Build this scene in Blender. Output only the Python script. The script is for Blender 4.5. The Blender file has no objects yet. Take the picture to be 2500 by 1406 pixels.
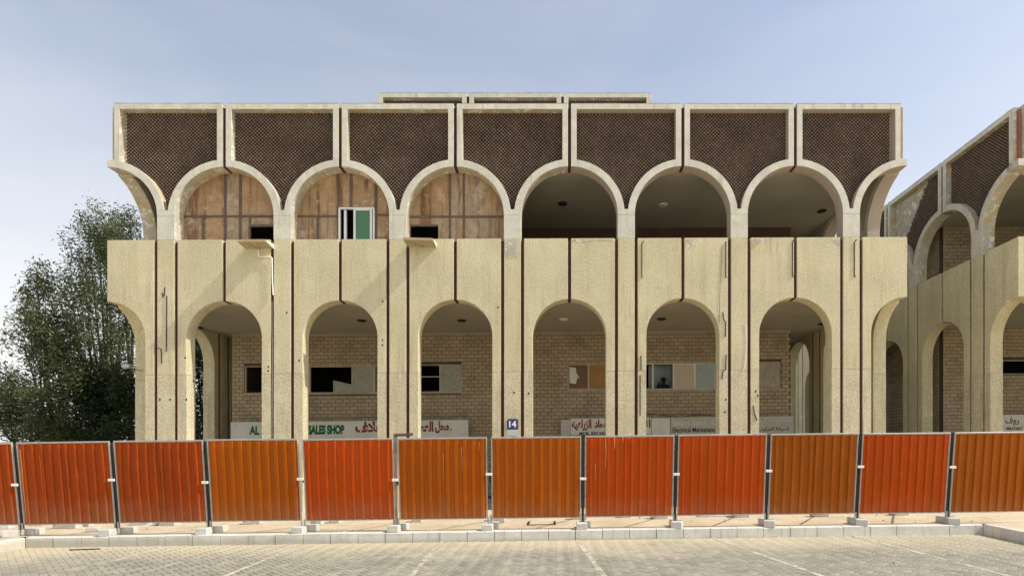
import bpy, bmesh, math, random
import numpy as np
from mathutils import Vector, Matrix
from mathutils.geometry import tessellate_polygon
R = random.Random(7)
STUCCO = (.63, .585, .395)
C = bpy.context.scene.collection
# ------------------------------------------------------------------ camera, sky, sun
F_PX, CX, YAW, HY, SL, P, X0, ZR, ZP, ZA, XW = 1375.5, 1385.4, -0.0185, 1112.6, 0.0112, 3.4373, -11.6549, 10.6138, 6.5561, 4.7318, 14.1271
EYE = 1.6                      # eye height over the pavement; the street climbs gently to the right (SL)
D = 17.0
cam = bpy.data.cameras.new('camera'); co = bpy.data.objects.new('camera', cam); C.objects.link(co)
co.location = (0, 0, EYE); co.rotation_euler = (math.pi/2, 0, YAW)
cam.sensor_width = 36; cam.lens = F_PX*36/2500; cam.shift_x = -(CX-1250)/2500; cam.shift_y = (HY-703)/2500
cam.clip_end = 5000
sc = bpy.context.scene; sc.camera = co
SUN = Vector((0.95, -0.155, 1.0)).normalized()
w = bpy.data.worlds.new('World'); sc.world = w; w.use_nodes = True
nt = w.node_tree; N = nt.nodes; L = nt.links; N.clear()
out = N.new('ShaderNodeOutputWorld'); bg = N.new('ShaderNodeBackground'); sky = N.new('ShaderNodeTexSky')
sky.sky_type = 'NISHITA'; sky.sun_disc = False
sky.sun_elevation = math.asin(SUN.z); sky.sun_rotation = math.atan2(SUN.x, SUN.y)
sky.altitude = 0; sky.air_density = 1.0; sky.dust_density = 2.6; sky.ozone_density = 1.5
tc = N.new('ShaderNodeTexCoord'); mp = N.new('ShaderNodeMapping'); mp.inputs['Scale'].default_value = (1.2, 1.2, 4.5); mp.inputs['Rotation'].default_value = (0, .25, 0)
no = N.new('ShaderNodeTexNoise'); no.inputs['Scale'].default_value = 1.6; no.inputs['Detail'].default_value = 7; no.inputs['Roughness'].default_value = .58; no.inputs['Distortion'].default_value = .6
rp = N.new('ShaderNodeValToRGB'); rp.color_ramp.elements[0].position = .35; rp.color_ramp.elements[1].position = .85
rp.color_ramp.elements[0].color = (0, 0, 0, 1); rp.color_ramp.elements[1].color = (.16, .16, .16, 1)
mx = N.new('ShaderNodeMix'); mx.data_type = 'RGBA'; mx.inputs[7].default_value = (5.4, 5.3, 5.2, 1)
sp = N.new('ShaderNodeSeparateXYZ'); L.new(tc.outputs['Generated'], sp.inputs[0])
hz = N.new('ShaderNodeMapRange'); hz.inputs[1].default_value = 0.02; hz.inputs[2].default_value = .62; hz.inputs[3].default_value = .92; hz.inputs[4].default_value = .20; hz.interpolation_type = 'SMOOTHSTEP'; L.new(sp.outputs[2], hz.inputs[0])
ad = N.new('ShaderNodeMath'); ad.operation = 'ADD'; ad.use_clamp = True
L.new(tc.outputs['Generated'], mp.inputs[0]); L.new(mp.outputs[0], no.inputs['Vector']); L.new(no.outputs['Fac'], rp.inputs[0])
L.new(hz.outputs[0], ad.inputs[0]); L.new(rp.outputs[0], ad.inputs[1]); L.new(ad.outputs[0], mx.inputs[0]); L.new(sky.outputs[0], mx.inputs[6]); L.new(mx.outputs[2], bg.inputs[0])
bg.inputs[1].default_value = 0.135; L.new(bg.outputs[0], out.inputs[0])
sl = bpy.data.lights.new('sun', 'SUN'); sl.energy = 3.0; sl.angle = math.radians(.53); sl.color = (1, .955, .87)
so = bpy.data.objects.new('sun', sl); C.objects.link(so); so.rotation_euler = SUN.to_track_quat('Z', 'Y').to_euler(); so.location = (20, -5, 30)
vs = sc.view_settings; vs.view_transform = 'Standard'; vs.look = 'None'; vs.gamma = 1; vs.use_curve_mapping = False; vs.exposure = 0.52

# ------------------------------------------------------------------ placing helpers
ca, sa = math.cos(YAW), math.sin(YAW)
def inv(px, py, Y):            # photograph pixel -> (X, z over the eye) on the plane at depth Y
    t = (px-CX)/F_PX; X = Y*(t*ca-sa)/(ca+t*sa); d = -sa*X+ca*Y
    return X, (HY-py)/F_PX*d-SL*X
def xat(px, Y): return inv(px, 0, Y)[0]
def zat(px, py, Y): return inv(px, py, Y)[1]
def ground(px, py, z):         # pixel -> (X, Y) on the gently rising ground sheet at height z
    t = (px-CX)/F_PX; k = (HY-py)/F_PX
    # X = Y*q ; d = Y*m ; k*d = z + SL*X
    q = (t*ca-sa)/(ca+t*sa); m = -sa*q+ca
    Y = z/(k*m-SL*q); return Y*q, Y
def V(x, y, z): return (x, y, z+EYE+SL*x)

# ------------------------------------------------------------------ materials
MATS = {}
def material(name, col, rough=.85, var=.12, scale=1.3, fine=28, finev=.1, bump=.25, col2=None, thr=(.5, .62), s2=2.2, streak=False, col3=None, thr3=(.6, .66), s3=5, metal=0, spec=.3, bscale=None, objc=False, coat=0):
    m = bpy.data.materials.new(name); m.use_nodes = True; nt = m.node_tree; N = nt.nodes; L = nt.links
    b = N['Principled BSDF']; b.inputs['Roughness'].default_value = rough; b.inputs['Metallic'].default_value = metal; b.inputs['Specular IOR Level'].default_value = spec
    b.inputs['Coat Weight'].default_value = coat
    if objc: g = N.new('ShaderNodeTexCoord').outputs['Object']
    else: g = N.new('ShaderNodeNewGeometry').outputs['Position']
    def noise(sc_, det=5, vec=None, ro=.55):
        n = N.new('ShaderNodeTexNoise'); n.inputs['Scale'].default_value = sc_; n.inputs['Detail'].default_value = det; n.inputs['Roughness'].default_value = ro
        L.new(vec if vec is not None else g, n.inputs['Vector']); return n.outputs['Fac']
    def ramp(src, a, c, va=0, vb=1):
        r = N.new('ShaderNodeMapRange'); r.inputs[1].default_value = a; r.inputs[2].default_value = c; r.inputs[3].default_value = va; r.inputs[4].default_value = vb
        L.new(src, r.inputs[0]); return r.outputs[0]
    def mix(f, a, c):
        x = N.new('ShaderNodeMix'); x.data_type = 'RGBA'; L.new(f, x.inputs[0])
        for i, v in ((6, a), (7, c)):
            if hasattr(v, 'links'): L.new(v, x.inputs[i])
            else: x.inputs[i].default_value = (*v, 1)
        return x.outputs[2]
    d = tuple(c*(1-var*1.4) for c in col); l = tuple(min(1, c*(1+var)) for c in col)
    c = mix(ramp(noise(scale), .3, .7), d, l)
    vec = None
    if streak:
        mpn = N.new('ShaderNodeMapping'); mpn.inputs['Scale'].default_value = (3.2, 3.2, .28); L.new(g, mpn.inputs[0]); vec = mpn.outputs[0]
    if col2: c = mix(ramp(noise(s2, 7, vec, .65), *thr), c, col2)
    if col3: c = mix(ramp(noise(s3, 8, None, .7), *thr3), c, col3)
    f = ramp(noise(fine, 3), .25, .75, 1-finev, 1+finev)
    mu = N.new('ShaderNodeMix'); mu.data_type = 'RGBA'; mu.blend_type = 'MULTIPLY'; mu.inputs[0].default_value = 1
    L.new(c, mu.inputs[6]); L.new(f, mu.inputs[7]); L.new(mu.outputs[2], b.inputs['Base Color'])
    if bump:
        bn = N.new('ShaderNodeBump'); bn.inputs['Strength'].default_value = bump; bn.inputs['Distance'].default_value = .02
        L.new(noise(bscale or fine, 4), bn.inputs['Height']); L.new(bn.outputs[0], b.inputs['Normal'])
    MATS[name] = m; return m
STUCCO = (.63, .58, .375)
material('stucco', STUCCO, var=.09, scale=.7, fine=21, finev=.19, bump=.5, col2=(.50, .44, .25), thr=(.52, .80), s2=1.2, streak=True, col3=(.66, .60, .42), thr3=(.62, .8), s3=1.7)
material('stucco_rough', (.63, .58, .385), var=.08, scale=1.6, fine=17, finev=.25, bump=.6, col2=(.48, .41, .25), thr=(.5, .8), s2=1.6, streak=True, col3=(.66, .62, .48), thr3=(.66, .74), s3=3)
material('concrete', (.66, .645, .54), var=.09, scale=2.2, fine=24, finev=.09, bump=.3, col2=(.74, .70, .54), thr=(.56, .68), s2=2.0, col3=(.44, .43, .37), thr3=(.62, .8), s3=3.5)
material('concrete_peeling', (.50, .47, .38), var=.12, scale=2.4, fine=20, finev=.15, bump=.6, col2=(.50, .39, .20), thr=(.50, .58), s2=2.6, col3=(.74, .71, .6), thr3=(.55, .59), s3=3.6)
material('coping_dark', (.24, .23, .19), var=.2, scale=4)
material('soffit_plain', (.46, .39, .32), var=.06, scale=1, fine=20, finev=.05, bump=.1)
material('joint_red', (.085, .026, .024), var=.2, scale=3, rough=.8, bump=.1, finev=.1)
material('red_wall', (.30, .13, .10), var=.1, scale=2, rough=.85, bump=.2)
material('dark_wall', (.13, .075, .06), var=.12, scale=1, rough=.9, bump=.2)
material('lattice_clay', (.115, .077, .06), var=.2, scale=1.2, fine=9, finev=.28, bump=0, rough=.8, col2=(.16, .12, .085), thr=(.55, .7), s2=1.4)
material('lattice_lit_face', (.34, .26, .19), var=.2, scale=3, fine=9, finev=.3, bump=0, rough=.7)
material('hole_shade_backing', (.035, .02, .017), var=.1, bump=0)  # near-black, so the shaded void behind the lattice is in the colour
material('ceiling_paint', (.42, .39, .31), col3=(.2, .175, .13), thr3=(.70, .73), s3=2.2, var=.07, scale=.6, fine=14, finev=.04, bump=.1, col2=(.42, .39, .31), thr=(.55, .75), s2=.8)
material('brick_a', (.45, .375, .25), var=.12, scale=1.2, fine=18, finev=.14, bump=.5)
material('brick_b', (.475, .40, .275), var=.12, scale=1.2, fine=18, finev=.14, bump=.5)
material('brick_c', (.41, .34, .225), var=.12, scale=1.2, fine=18, finev=.14, bump=.5)
material('mortar', (.11, .08, .052), var=.15, fine=30, finev=.1)
material('room_unlit', (.018, .014, .011), var=.1, bump=0)  # near-black colour stands in for rooms that daylight hardly reaches
material('plywood', (.40, .265, .145), var=.16, scale=3, fine=16, finev=.14, bump=.25, col2=(.17, .09, .04), thr=(.50, .64), s2=1.5, streak=True, col3=(.50, .38, .24), thr3=(.55, .62), s3=2.2, rough=.75)
material('plywood_grey', (.38, .285, .185), var=.16, scale=3, fine=16, finev=.14, bump=.25, col2=(.22, .12, .06), thr=(.47, .62), s2=1.5, streak=True, col3=(.44, .36, .27), thr3=(.52, .62), s3=2.2, rough=.8)
material('batten', (.15, .11, .085), var=.2, scale=5, fine=25, finev=.2)
material('white_frame', (.78, .78, .74), var=.05, rough=.5, bump=0, finev=.04)
material('aged_frame', (.52, .48, .38), var=.15, rough=.6, bump=0)
material('green_panel', (.07, .20, .10), var=.06, rough=.35, bump=0, finev=.05, spec=.5)
material('frosted_glass', (.36, .38, .31), var=.12, scale=6, fine=30, finev=.12, rough=.55, bump=.1, col2=(.42, .42, .34), thr=(.5, .6), s2=8)
material('blue_glass', (.38, .47, .44), var=.08, scale=3, fine=10, finev=.05, rough=.35, bump=0, col2=(.30, .38, .38), thr=(.5, .75), s2=3)
material('cream_board', (.60, .54, .42), var=.05, bump=.1)
material('ochre_board', (.38, .23, .09), var=.1, bump=.1)
material('brown_board', (.22, .13, .09), var=.15, bump=.1)
material('grey_board', (.40, .37, .30), var=.14, scale=4, fine=18, finev=.1, col2=(.48, .44, .36), thr=(.5, .6), s2=4, streak=True)
material('sign_white', (.76, .76, .68), var=.07, scale=2, fine=30, finev=.07, bump=.05, col3=(.25, .23, .18), thr3=(.70, .73), s3=6)
material('sign_grey', (.54, .54, .47), var=.08, scale=3, fine=30, finev=.1, bump=.1, col2=(.52, .51, .44), thr=(.5, .6), s2=3)
material('ink_green', (.02, .16, .07), var=.1, bump=0)
material('ink_red', (.27, .06, .06), var=.15, bump=0)
material('ink_black', (.02, .02, .022), var=.1, bump=0)
material('ink_pale', (.68, .66, .56), var=.1, bump=0)
material('ink_white', (.85, .86, .9), var=.02, bump=0)
material('plate_navy', (.035, .04, .13), var=.1, bump=0, rough=.4, spec=.5)
material('plate_grey', (.50, .56, .54), var=.1, fine=60, finev=.1, bump=0)
material('galvanised', (.47, .45, .41), var=.1, scale=6, rough=.5, metal=.3, bump=0, finev=.08)
material('steel_shade', (.05, .045, .04), var=.2, rough=.6, bump=0)
material('iron_rust', (.035, .028, .025), var=.3, scale=8, rough=.9, bump=0)
material('cream_metal', (.44, .36, .22), var=.06, rough=.6, bump=.05, fine=12)
material('white_pipe', (.80, .78, .70), var=.06, rough=.5, bump=0)
material('pvc_white', (.85, .83, .76), var=.04, rough=.5, bump=0)
def sheetmat(n, c, c2): return material(n, c, rough=.5, var=.07, scale=.8, fine=7, finev=.05, bump=.05, spec=.16, col2=c2, thr=(.45, .8), s2=1.2, streak=True, col3=tuple(min(1, v*1.2+.015) for v in c), thr3=(.66, .74), s3=9, objc=False)
sheetmat('orange_sheet', (.42, .092, .001), (.33, .082, .002)); sheetmat('brown_orange_sheet', (.36, .088, .003), (.28, .076, .003))
sheetmat('red_sheet', (.36, .052, .003), (.29, .056, .002)); sheetmat('bright_red_sheet', (.49, .066, .002), (.39, .072, .001))
material('scratch_glint', (.80, .30, .12), var=.2, bump=0)
material('block_concrete', (.60, .585, .53), var=.1, scale=6, fine=35, finev=.15, bump=.5)
material('kerb_concrete', (.68, .67, .60), var=.09, scale=2.5, fine=40, finev=.1, bump=.35, col2=(.42, .41, .36), thr=(.56, .75), s2=3, streak=True, col3=(.22, .20, .16), thr3=(.71, .74), s3=7)
material('sand', (.56, .46, .31), var=.1, scale=1.2, fine=24, finev=.12, bump=.5, col2=(.66, .56, .42), thr=(.45, .7), s2=1.1, col3=(.40, .28, .17), thr3=(.62, .72), s3=2.2)
material('far_ground', (.42, .35, .25), var=.1, scale=.1, fine=4, finev=.1)
material('leaf', (.085, .108, .042), var=.3, scale=.7, fine=5, finev=.35, rough=.5, bump=0, col2=(.13, .15, .05), thr=(.5, .7), s2=1.1)
material('leaf_dark', (.045, .068, .024), var=.3, scale=.7, fine=5, finev=.35, rough=.5, bump=0)
material('bark', (.055, .043, .032), var=.25, scale=6, fine=25, finev=.2, bump=.6)
material('skin', (.25, .14, .09), bump=0); material('dark_cloth', (.02, .022, .03), bump=0, var=.1); material('hair', (.01, .008, .007), bump=0)
material('roof_grey', (.35, .33, .29))
for k in ('leaf', 'leaf_dark'):
    nt = MATS[k].node_tree; b = nt.nodes['Principled BSDF']; tr = nt.nodes.new('ShaderNodeBsdfTranslucent'); ms = nt.nodes.new('ShaderNodeMixShader'); ms.inputs[0].default_value = .3
    src = b.inputs['Base Color'].links[0].from_socket; nt.links.new(src, tr.inputs[0]); nt.links.new(b.outputs[0], ms.inputs[1]); nt.links.new(tr.outputs[0], ms.inputs[2])
    nt.links.new(ms.outputs[0], nt.nodes['Material Output'].inputs[0])
def paver_mats():
    # grey concrete pavers under a film of wind-blown sand that lies thickest along the kerb
    for nm, base in (('paver', (.275, .258, .20)), ('paver_dark', (.24, .225, .175)), ('paver_light', (.32, .30, .232)), ('joint_sand', (.56, .51, .38))):
        m = material(nm, base, var=.1, scale=1.5, fine=40, finev=.12, bump=.3)
        nt = m.node_tree; N = nt.nodes; L = nt.links; b = N['Principled BSDF']; src = b.inputs['Base Color'].links[0].from_socket
        g = N.new('ShaderNodeNewGeometry'); sp = N.new('ShaderNodeSeparateXYZ'); L.new(g.outputs['Position'], sp.inputs[0])
        n = N.new('ShaderNodeTexNoise'); n.inputs['Scale'].default_value = .55; n.inputs['Detail'].default_value = 6; L.new(g.outputs['Position'], n.inputs['Vector'])
        n2 = N.new('ShaderNodeTexNoise'); n2.inputs['Scale'].default_value = 9; n2.inputs['Detail'].default_value = 4; L.new(g.outputs['Position'], n2.inputs['Vector'])
        a = N.new('ShaderNodeMath'); a.operation = 'MULTIPLY_ADD'; a.inputs[1].default_value = 3.2; L.new(n.outputs[0], a.inputs[0]); L.new(sp.outputs['Y'], a.inputs[2])
        a2 = N.new('ShaderNodeMath'); a2.operation = 'MULTIPLY_ADD'; a2.inputs[1].default_value = 1.6; L.new(n2.outputs[0], a2.inputs[0]); L.new(a.outputs[0], a2.inputs[2])
        r = N.new('ShaderNodeMapRange'); r.inputs[1].default_value = 12.3; r.inputs[2].default_value = 14.3; r.inputs[3].default_value = .03; r.inputs[4].default_value = .9; L.new(a2.outputs[0], r.inputs[0])
        x = N.new('ShaderNodeMix'); x.data_type = 'RGBA'; L.new(r.outputs[0], x.inputs[0]); L.new(src, x.inputs[6]); x.inputs[7].default_value = (.53, .47, .32, 1)
        n3 = N.new('ShaderNodeTexNoise'); n3.inputs['Scale'].default_value = 1.4; n3.inputs['Detail'].default_value = 7; n3.inputs['Roughness'].default_value = .7; L.new(g.outputs['Position'], n3.inputs['Vector'])
        r3 = N.new('ShaderNodeMapRange'); r3.inputs[1].default_value = .62; r3.inputs[2].default_value = .72; r3.inputs[4].default_value = .55; L.new(n3.outputs[0], r3.inputs[0])
        y = N.new('ShaderNodeMix'); y.data_type = 'RGBA'; L.new(r3.outputs[0], y.inputs[0]); L.new(x.outputs[2], y.inputs[6]); y.inputs[7].default_value = (.20, .17, .13, 1)
        L.new(y.outputs[2], b.inputs['Base Color'])
paver_mats()
def dusty(nm, dust, z0, z1, amt):
    m = MATS[nm]; nt = m.node_tree; N = nt.nodes; L = nt.links; b = N['Principled BSDF']; src = b.inputs['Base Color'].links[0].from_socket
    g = N.new('ShaderNodeNewGeometry'); sp = N.new('ShaderNodeSeparateXYZ'); L.new(g.outputs['Position'], sp.inputs[0])
    n = N.new('ShaderNodeTexNoise'); n.inputs['Scale'].default_value = 3; n.inputs['Detail'].default_value = 7; L.new(g.outputs['Position'], n.inputs['Vector'])
    a = N.new('ShaderNodeMath'); a.operation = 'MULTIPLY_ADD'; a.inputs[1].default_value = -(z1-z0)*1.4; L.new(n.outputs[0], a.inputs[0]); L.new(sp.outputs['Z'], a.inputs[2])
    r = N.new('ShaderNodeMapRange'); r.inputs[1].default_value = z0-(z1-z0)*.7; r.inputs[2].default_value = z1-(z1-z0)*.7; r.inputs[3].default_value = amt; r.inputs[4].default_value = 0; L.new(a.outputs[0], r.inputs[0])
    x = N.new('ShaderNodeMix'); x.data_type = 'RGBA'; L.new(r.outputs[0], x.inputs[0]); L.new(src, x.inputs[6]); x.inputs[7].default_value = (*dust, 1); L.new(x.outputs[2], b.inputs['Base Color'])
for k in ('orange_sheet', 'brown_orange_sheet', 'red_sheet', 'bright_red_sheet'): dusty(k, (.34, .22, .12), .15, .75, .35)
dusty('stucco_rough', (.50, .44, .33), 0, 1.5, .6); dusty('kerb_concrete', (.42, .37, .27), -.22, -.12, .6)
def grime(nm, streak, amt, chip=(.30, .25, .17), chipthr=.735, sc_=13, mott=.10):
    m = MATS[nm]; nt = m.node_tree; N = nt.nodes; L = nt.links; b = N['Principled BSDF']; src = b.inputs['Base Color'].links[0].from_socket
    g = N.new('ShaderNodeNewGeometry').outputs['Position']
    def nz(scale, vec, det=6, rr=.6): n = N.new('ShaderNodeTexNoise'); n.inputs['Scale'].default_value = scale; n.inputs['Detail'].default_value = det; n.inputs['Roughness'].default_value = rr; L.new(vec, n.inputs['Vector']); return n.outputs[0]
    def rm(o, a, c, x, y): q = N.new('ShaderNodeMapRange'); [setattr(q.inputs[i+1], 'default_value', v) for i, v in enumerate((a, c, x, y))]; L.new(o, q.inputs[0]); return q.outputs[0]
    def mx_(f, a, c): x = N.new('ShaderNodeMix'); x.data_type = 'RGBA'; L.new(f, x.inputs[0]); L.new(a, x.inputs[6]); x.inputs[7].default_value = (*c, 1); return x.outputs[2]
    mp = N.new('ShaderNodeMapping'); mp.inputs['Scale'].default_value = (7, 7, .45); L.new(g, mp.inputs[0])
    st = N.new('ShaderNodeMath'); st.operation = 'MULTIPLY'; L.new(rm(nz(1.6, mp.outputs[0], 5), .52, .72, 0, amt), st.inputs[0]); L.new(rm(nz(.45, g, 3), .38, .62, 0, 1), st.inputs[1])
    c = mx_(st.outputs[0], src, streak)
    c = mx_(rm(nz(5.5, g, 9, .75), .5, .78, 0, mott*4), c, tuple(v*.62 for v in STUCCO))
    c = mx_(rm(nz(sc_, g, 5, .7), chipthr, chipthr+.02, 0, .8), c, chip)
    L.new(c, b.inputs['Base Color'])
grime('stucco', (.36, .31, .20), .55); grime('stucco_rough', (.36, .31, .20), .6, mott=.14, chipthr=.715)
grime('concrete', (.33, .32, .26), .75, chip=(.28, .24, .17), chipthr=.665, sc_=9, mott=.15)
def worn_paint():
    m = material('worn_paint', (.62, .57, .44), var=.05, bump=.2); nt = m.node_tree; N = nt.nodes; L = nt.links
    n = N.new('ShaderNodeTexNoise'); n.inputs['Scale'].default_value = 5; n.inputs['Detail'].default_value = 8; n.inputs['Roughness'].default_value = .75
    g = N.new('ShaderNodeNewGeometry'); L.new(g.outputs['Position'], n.inputs['Vector'])
    r = N.new('ShaderNodeMapRange'); r.inputs[1].default_value = .42; r.inputs[2].default_value = .54; r.inputs[4].default_value = .85; L.new(n.outputs[0], r.inputs[0])
    t = N.new('ShaderNodeBsdfTransparent'); s = N.new('ShaderNodeMixShader'); L.new(r.outputs[0], s.inputs[0]); L.new(t.outputs[0], s.inputs[1]); L.new(N['Principled BSDF'].outputs[0], s.inputs[2]); L.new(s.outputs[0], N['Material Output'].inputs[0])
worn_paint()

# ------------------------------------------------------------------ mesh helpers
class MB:
    def __init__(s): s.v = []; s.f = []; s.m = []
    def add(s, vs_, fs, mi=0):
        o = len(s.v); s.v += vs_; s.f += [tuple(i+o for i in f) for f in fs]; s.m += [mi]*len(fs)
    def box(s, x0, x1, y0, y1, z0, z1, fn=None, mi=0, skip=()):
        fn = fn or (lambda x, y, z: (x, y, z))
        vs_ = [fn(x, y, z) for z in (z0, z1) for y in (y0, y1) for x in (x0, x1)]
        fs = {'b': (0, 2, 3, 1), 't': (4, 5, 7, 6), 'f': (0, 1, 5, 4), 'k': (2, 6, 7, 3), 'l': (0, 4, 6, 2), 'r': (1, 3, 7, 5)}
        s.add(vs_, [f for k, f in fs.items() if k not in skip], mi)
    def tube(s, pts, r, n=8, mi=0, cap=True):
        pts = [Vector(p) for p in pts]; rs = r if isinstance(r, (list, tuple)) else [r]*len(pts); o = len(s.v); prev = None
        for i, p in enumerate(pts):
            t = (pts[min(i+1, len(pts)-1)]-pts[max(i-1, 0)]).normalized()
            a = t.cross(Vector((0, 0, 1)) if abs(t.z) < .95 else Vector((1, 0, 0))).normalized()
            if prev is not None and a.dot(prev) < 0: a = -a
            prev = a; b = t.cross(a)
            for k in range(n):
                q = p+(a*math.cos(2*math.pi*k/n)+b*math.sin(2*math.pi*k/n))*rs[i]; s.v.append(tuple(q))
        for i in range(len(pts)-1):
            for k in range(n):
                s.f.append((o+i*n+k, o+i*n+(k+1) % n, o+(i+1)*n+(k+1) % n, o+(i+1)*n+k)); s.m.append(mi)
        if cap:
            s.f.append(tuple(o+k for k in range(n))); s.m.append(mi); e = o+(len(pts)-1)*n; s.f.append(tuple(e+k for k in reversed(range(n)))); s.m.append(mi)
    def build(s, name, mats, parent=None, loc=None, recalc=True, bevel=0, smooth=False, kind=None):
        me = bpy.data.meshes.new(name)
        off = Vector((0, 0, 0))
        if parent is not None:
            p = parent
            while p is not None: off += p.location; p = p.parent
        if loc is not None: off += Vector(loc)
        me.from_pydata([(x-off.x, y-off.y, z-off.z) for x, y, z in s.v] if off.length else s.v, [], s.f)
        for m in (mats if isinstance(mats, (list, tuple)) else [mats]): me.materials.append(MATS[m] if isinstance(m, str) else m)
        me.polygons.foreach_set('material_index', s.m)
        if recalc:
            bm = bmesh.new(); bm.from_mesh(me); bmesh.ops.recalc_face_normals(bm, faces=bm.faces)
            if bevel: bmesh.ops.bevel(bm, geom=[e for e in bm.edges if e.calc_face_angle(0) > .6], offset=bevel, segments=1, affect='EDGES', profile=.5)
            bm.to_mesh(me); bm.free()
        if smooth: me.polygons.foreach_set('use_smooth', [True]*len(me.polygons))
        o = bpy.data.objects.new(name, me); C.objects.link(o)
        if loc is not None: o.location = loc
        if parent is not None: o.parent = parent
        if kind: o['kind'] = kind
        return o
def prism(mb, outer, holes, d0, d1, fn, mi=0, ms=1):
    """outer/holes: lists of (u, z); solid from depth d0 to d1; fn(u, d, z) -> world"""
    loops = [outer]+list(holes); flat = [p for l in loops for p in l]
    tris = tessellate_polygon([[Vector((p[0], p[1], 0)) for p in l] for l in loops]); n = len(flat)
    mb.add([fn(u, d0, z) for u, z in flat]+[fn(u, d1, z) for u, z in flat], [], mi); o = len(mb.v)-2*n
    for t in tris:
        mb.f.append((o+t[0], o+t[1], o+t[2])); mb.m.append(mi); mb.f.append((o+n+t[2], o+n+t[1], o+n+t[0])); mb.m.append(mi)
    k = 0
    for l in loops:
        m = len(l)
        for i in range(m):
            a, b = o+k+i, o+k+(i+1) % m; mb.f.append((a, b, b+n, a+n)); mb.m.append(ms)
        k += m
def clip(poly, a, b, c):       # keep a*x+b*y<=c
    o = []
    for i in range(len(poly)):
        p, q = poly[i], poly[(i+1) % len(poly)]; fp = a*p[0]+b*p[1]-c; fq = a*q[0]+b*q[1]-c
        if fp <= 0: o.append(p)
        if fp*fq < 0: t = fp/(fp-fq); o.append((p[0]+(q[0]-p[0])*t, p[1]+(q[1]-p[1])*t))
    return o
def tag(o, label=None, cat=None, group=None, kind=None):
    if label: o['label'] = label
    if cat: o['category'] = cat
    if group: o['group'] = group
    if kind: o['kind'] = kind
    return o
def empty(name, loc, label, cat, group=None):
    o = bpy.data.objects.new(name, None); o.empty_display_size = .3; o.location = loc; C.objects.link(o); return tag(o, label, cat, group)
def world(x, y, z): return (x, y, z)

# ------------------------------------------------------------------ the setting
g = MB(); S = 900
g.add([(-S, -S, -.3-SL*S), (S, -S, -.3+SL*S), (S, S, -.3+SL*S), (-S, S, -.3-SL*S)], [(0, 1, 2, 3)])
g.build('ground', 'far_ground', recalc=False, kind='structure')
KY = 12.12; KH = .21
zk = -EYE-KH                                    # road surface over the eye
cl = ground(86, 1332, zk); cr = ground(2370, 1298, zk)
pl = ground(-60, 1357, zk); pr = ground(2500, 1325, zk)
cl = (cl[0], KY); cr = (cr[0], KY)
dl = Vector((pl[0]-cl[0], pl[1]-cl[1])).normalized(); dr = Vector((pr[0]-cr[0], pr[1]-cr[1])).normalized()
KL = 9.0
el = (cl[0]+dl.x*KL, cl[1]+dl.y*KL); er = (cr[0]+dr.x*KL, cr[1]+dr.y*KL)
g = MB()
def gp(x, y, h): return V(x, y, h-EYE)
SK = .145
pts = [(-60, 60), (-60, -40), (el[0]-SK, -40), (el[0]-SK, el[1]), (cl[0]-SK, KY+SK), (cr[0]+SK, KY+SK), (er[0]+SK, er[1]), (er[0]+SK, -40), (60, -40), (60, 60)]
t = tessellate_polygon([[Vector((*p, 0)) for p in pts]])
g.add([gp(x, y, 0) for x, y in pts], [tuple(q) for q in t]); o = g.build('pavement', 'sand', kind='structure')
g = MB(); pts = [(el[0]-.05, -40), (er[0]+.05, -40), er, (cr[0], KY+.05), (cl[0], KY+.05), el]
t = tessellate_polygon([[Vector((*p, 0)) for p in pts]])
g.add([gp(x, y, -KH-.012) for x, y in pts], [tuple(q) for q in t]); road = g.build('road', 'joint_sand', kind='structure')
# pavers, herringbone at 45 degrees
a = .104; c45 = math.sqrt(.5); allp = []
def inside(x, y):
    if y > KY-.03: return False
    if x < cl[0] and (x-cl[0])*(-dl.y)-(y-cl[1])*(-dl.x) > 0: pass
    nl = Vector((-dl.y, dl.x)); nr = Vector((-dr.y, dr.x))
    if nl.dot(Vector((x-cl[0], y-cl[1])))*(1 if nl.x > 0 else -1) < .06: return False
    if nr.dot(Vector((x-cr[0], y-cr[1])))*(1 if nr.x < 0 else -1) < .06: return False
    return True
for i in range(-190, 250):
    for j in range(-190, 250):
        k = (i-j) % 4
        if k == 0: u0, u1, v0, v1 = i, i+2, j, j+1
        elif k == 3: u0, u1, v0, v1 = i, i+1, j, j+2
        else: continue
        uc, vc = (u0+u1)/2*a, (v0+v1)/2*a; x = (uc-vc)*c45; y = (uc+vc)*c45
        if y < 7.2 or y > KY or abs(x) > 13.5 or x < -4-y*.75 or x > 3+y*.75: continue
        if inside(x, y): allp.append((y, x, u0*a, u1*a, v0*a, v1*a))
def paver(mb, u0, u1, v0, v1, cx=0, cy=0, cz=0, mi=0, tilt=(0, 0)):
    j = .005; c = .010; h = .0
    def w(u, v, z):
        x = (u-v)*c45; y = (u+v)*c45; return (x-cx, y-cy, -KH+z+SL*x+tilt[0]*(u-(u0+u1)/2)+tilt[1]*(v-(v0+v1)/2)-cz)
    vs_ = [w(*q, -.02) for q in ((u0+j, v0+j), (u1-j, v0+j), (u1-j, v1-j), (u0+j, v1-j))]+[w(*q, -.005) for q in ((u0+j, v0+j), (u1-j, v0+j), (u1-j, v1-j), (u0+j, v1-j))]+[w(*q, h) for q in ((u0+j+c, v0+j+c), (u1-j-c, v0+j+c), (u1-j-c, v1-j-c), (u0+j+c, v1-j-c))]
    mb.add(vs_, [(0, 1, 5, 4), (1, 2, 6, 5), (2, 3, 7, 6), (3, 0, 4, 7), (4, 5, 9, 8), (5, 6, 10, 9), (6, 7, 11, 10), (7, 4, 8, 11), (8, 9, 10, 11)], mi)
vis = [q for q in allp if q[0] > 8.05 and abs(q[1]+.0) < q[0]*.78 and q[1] > -q[0]*.98]
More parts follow.
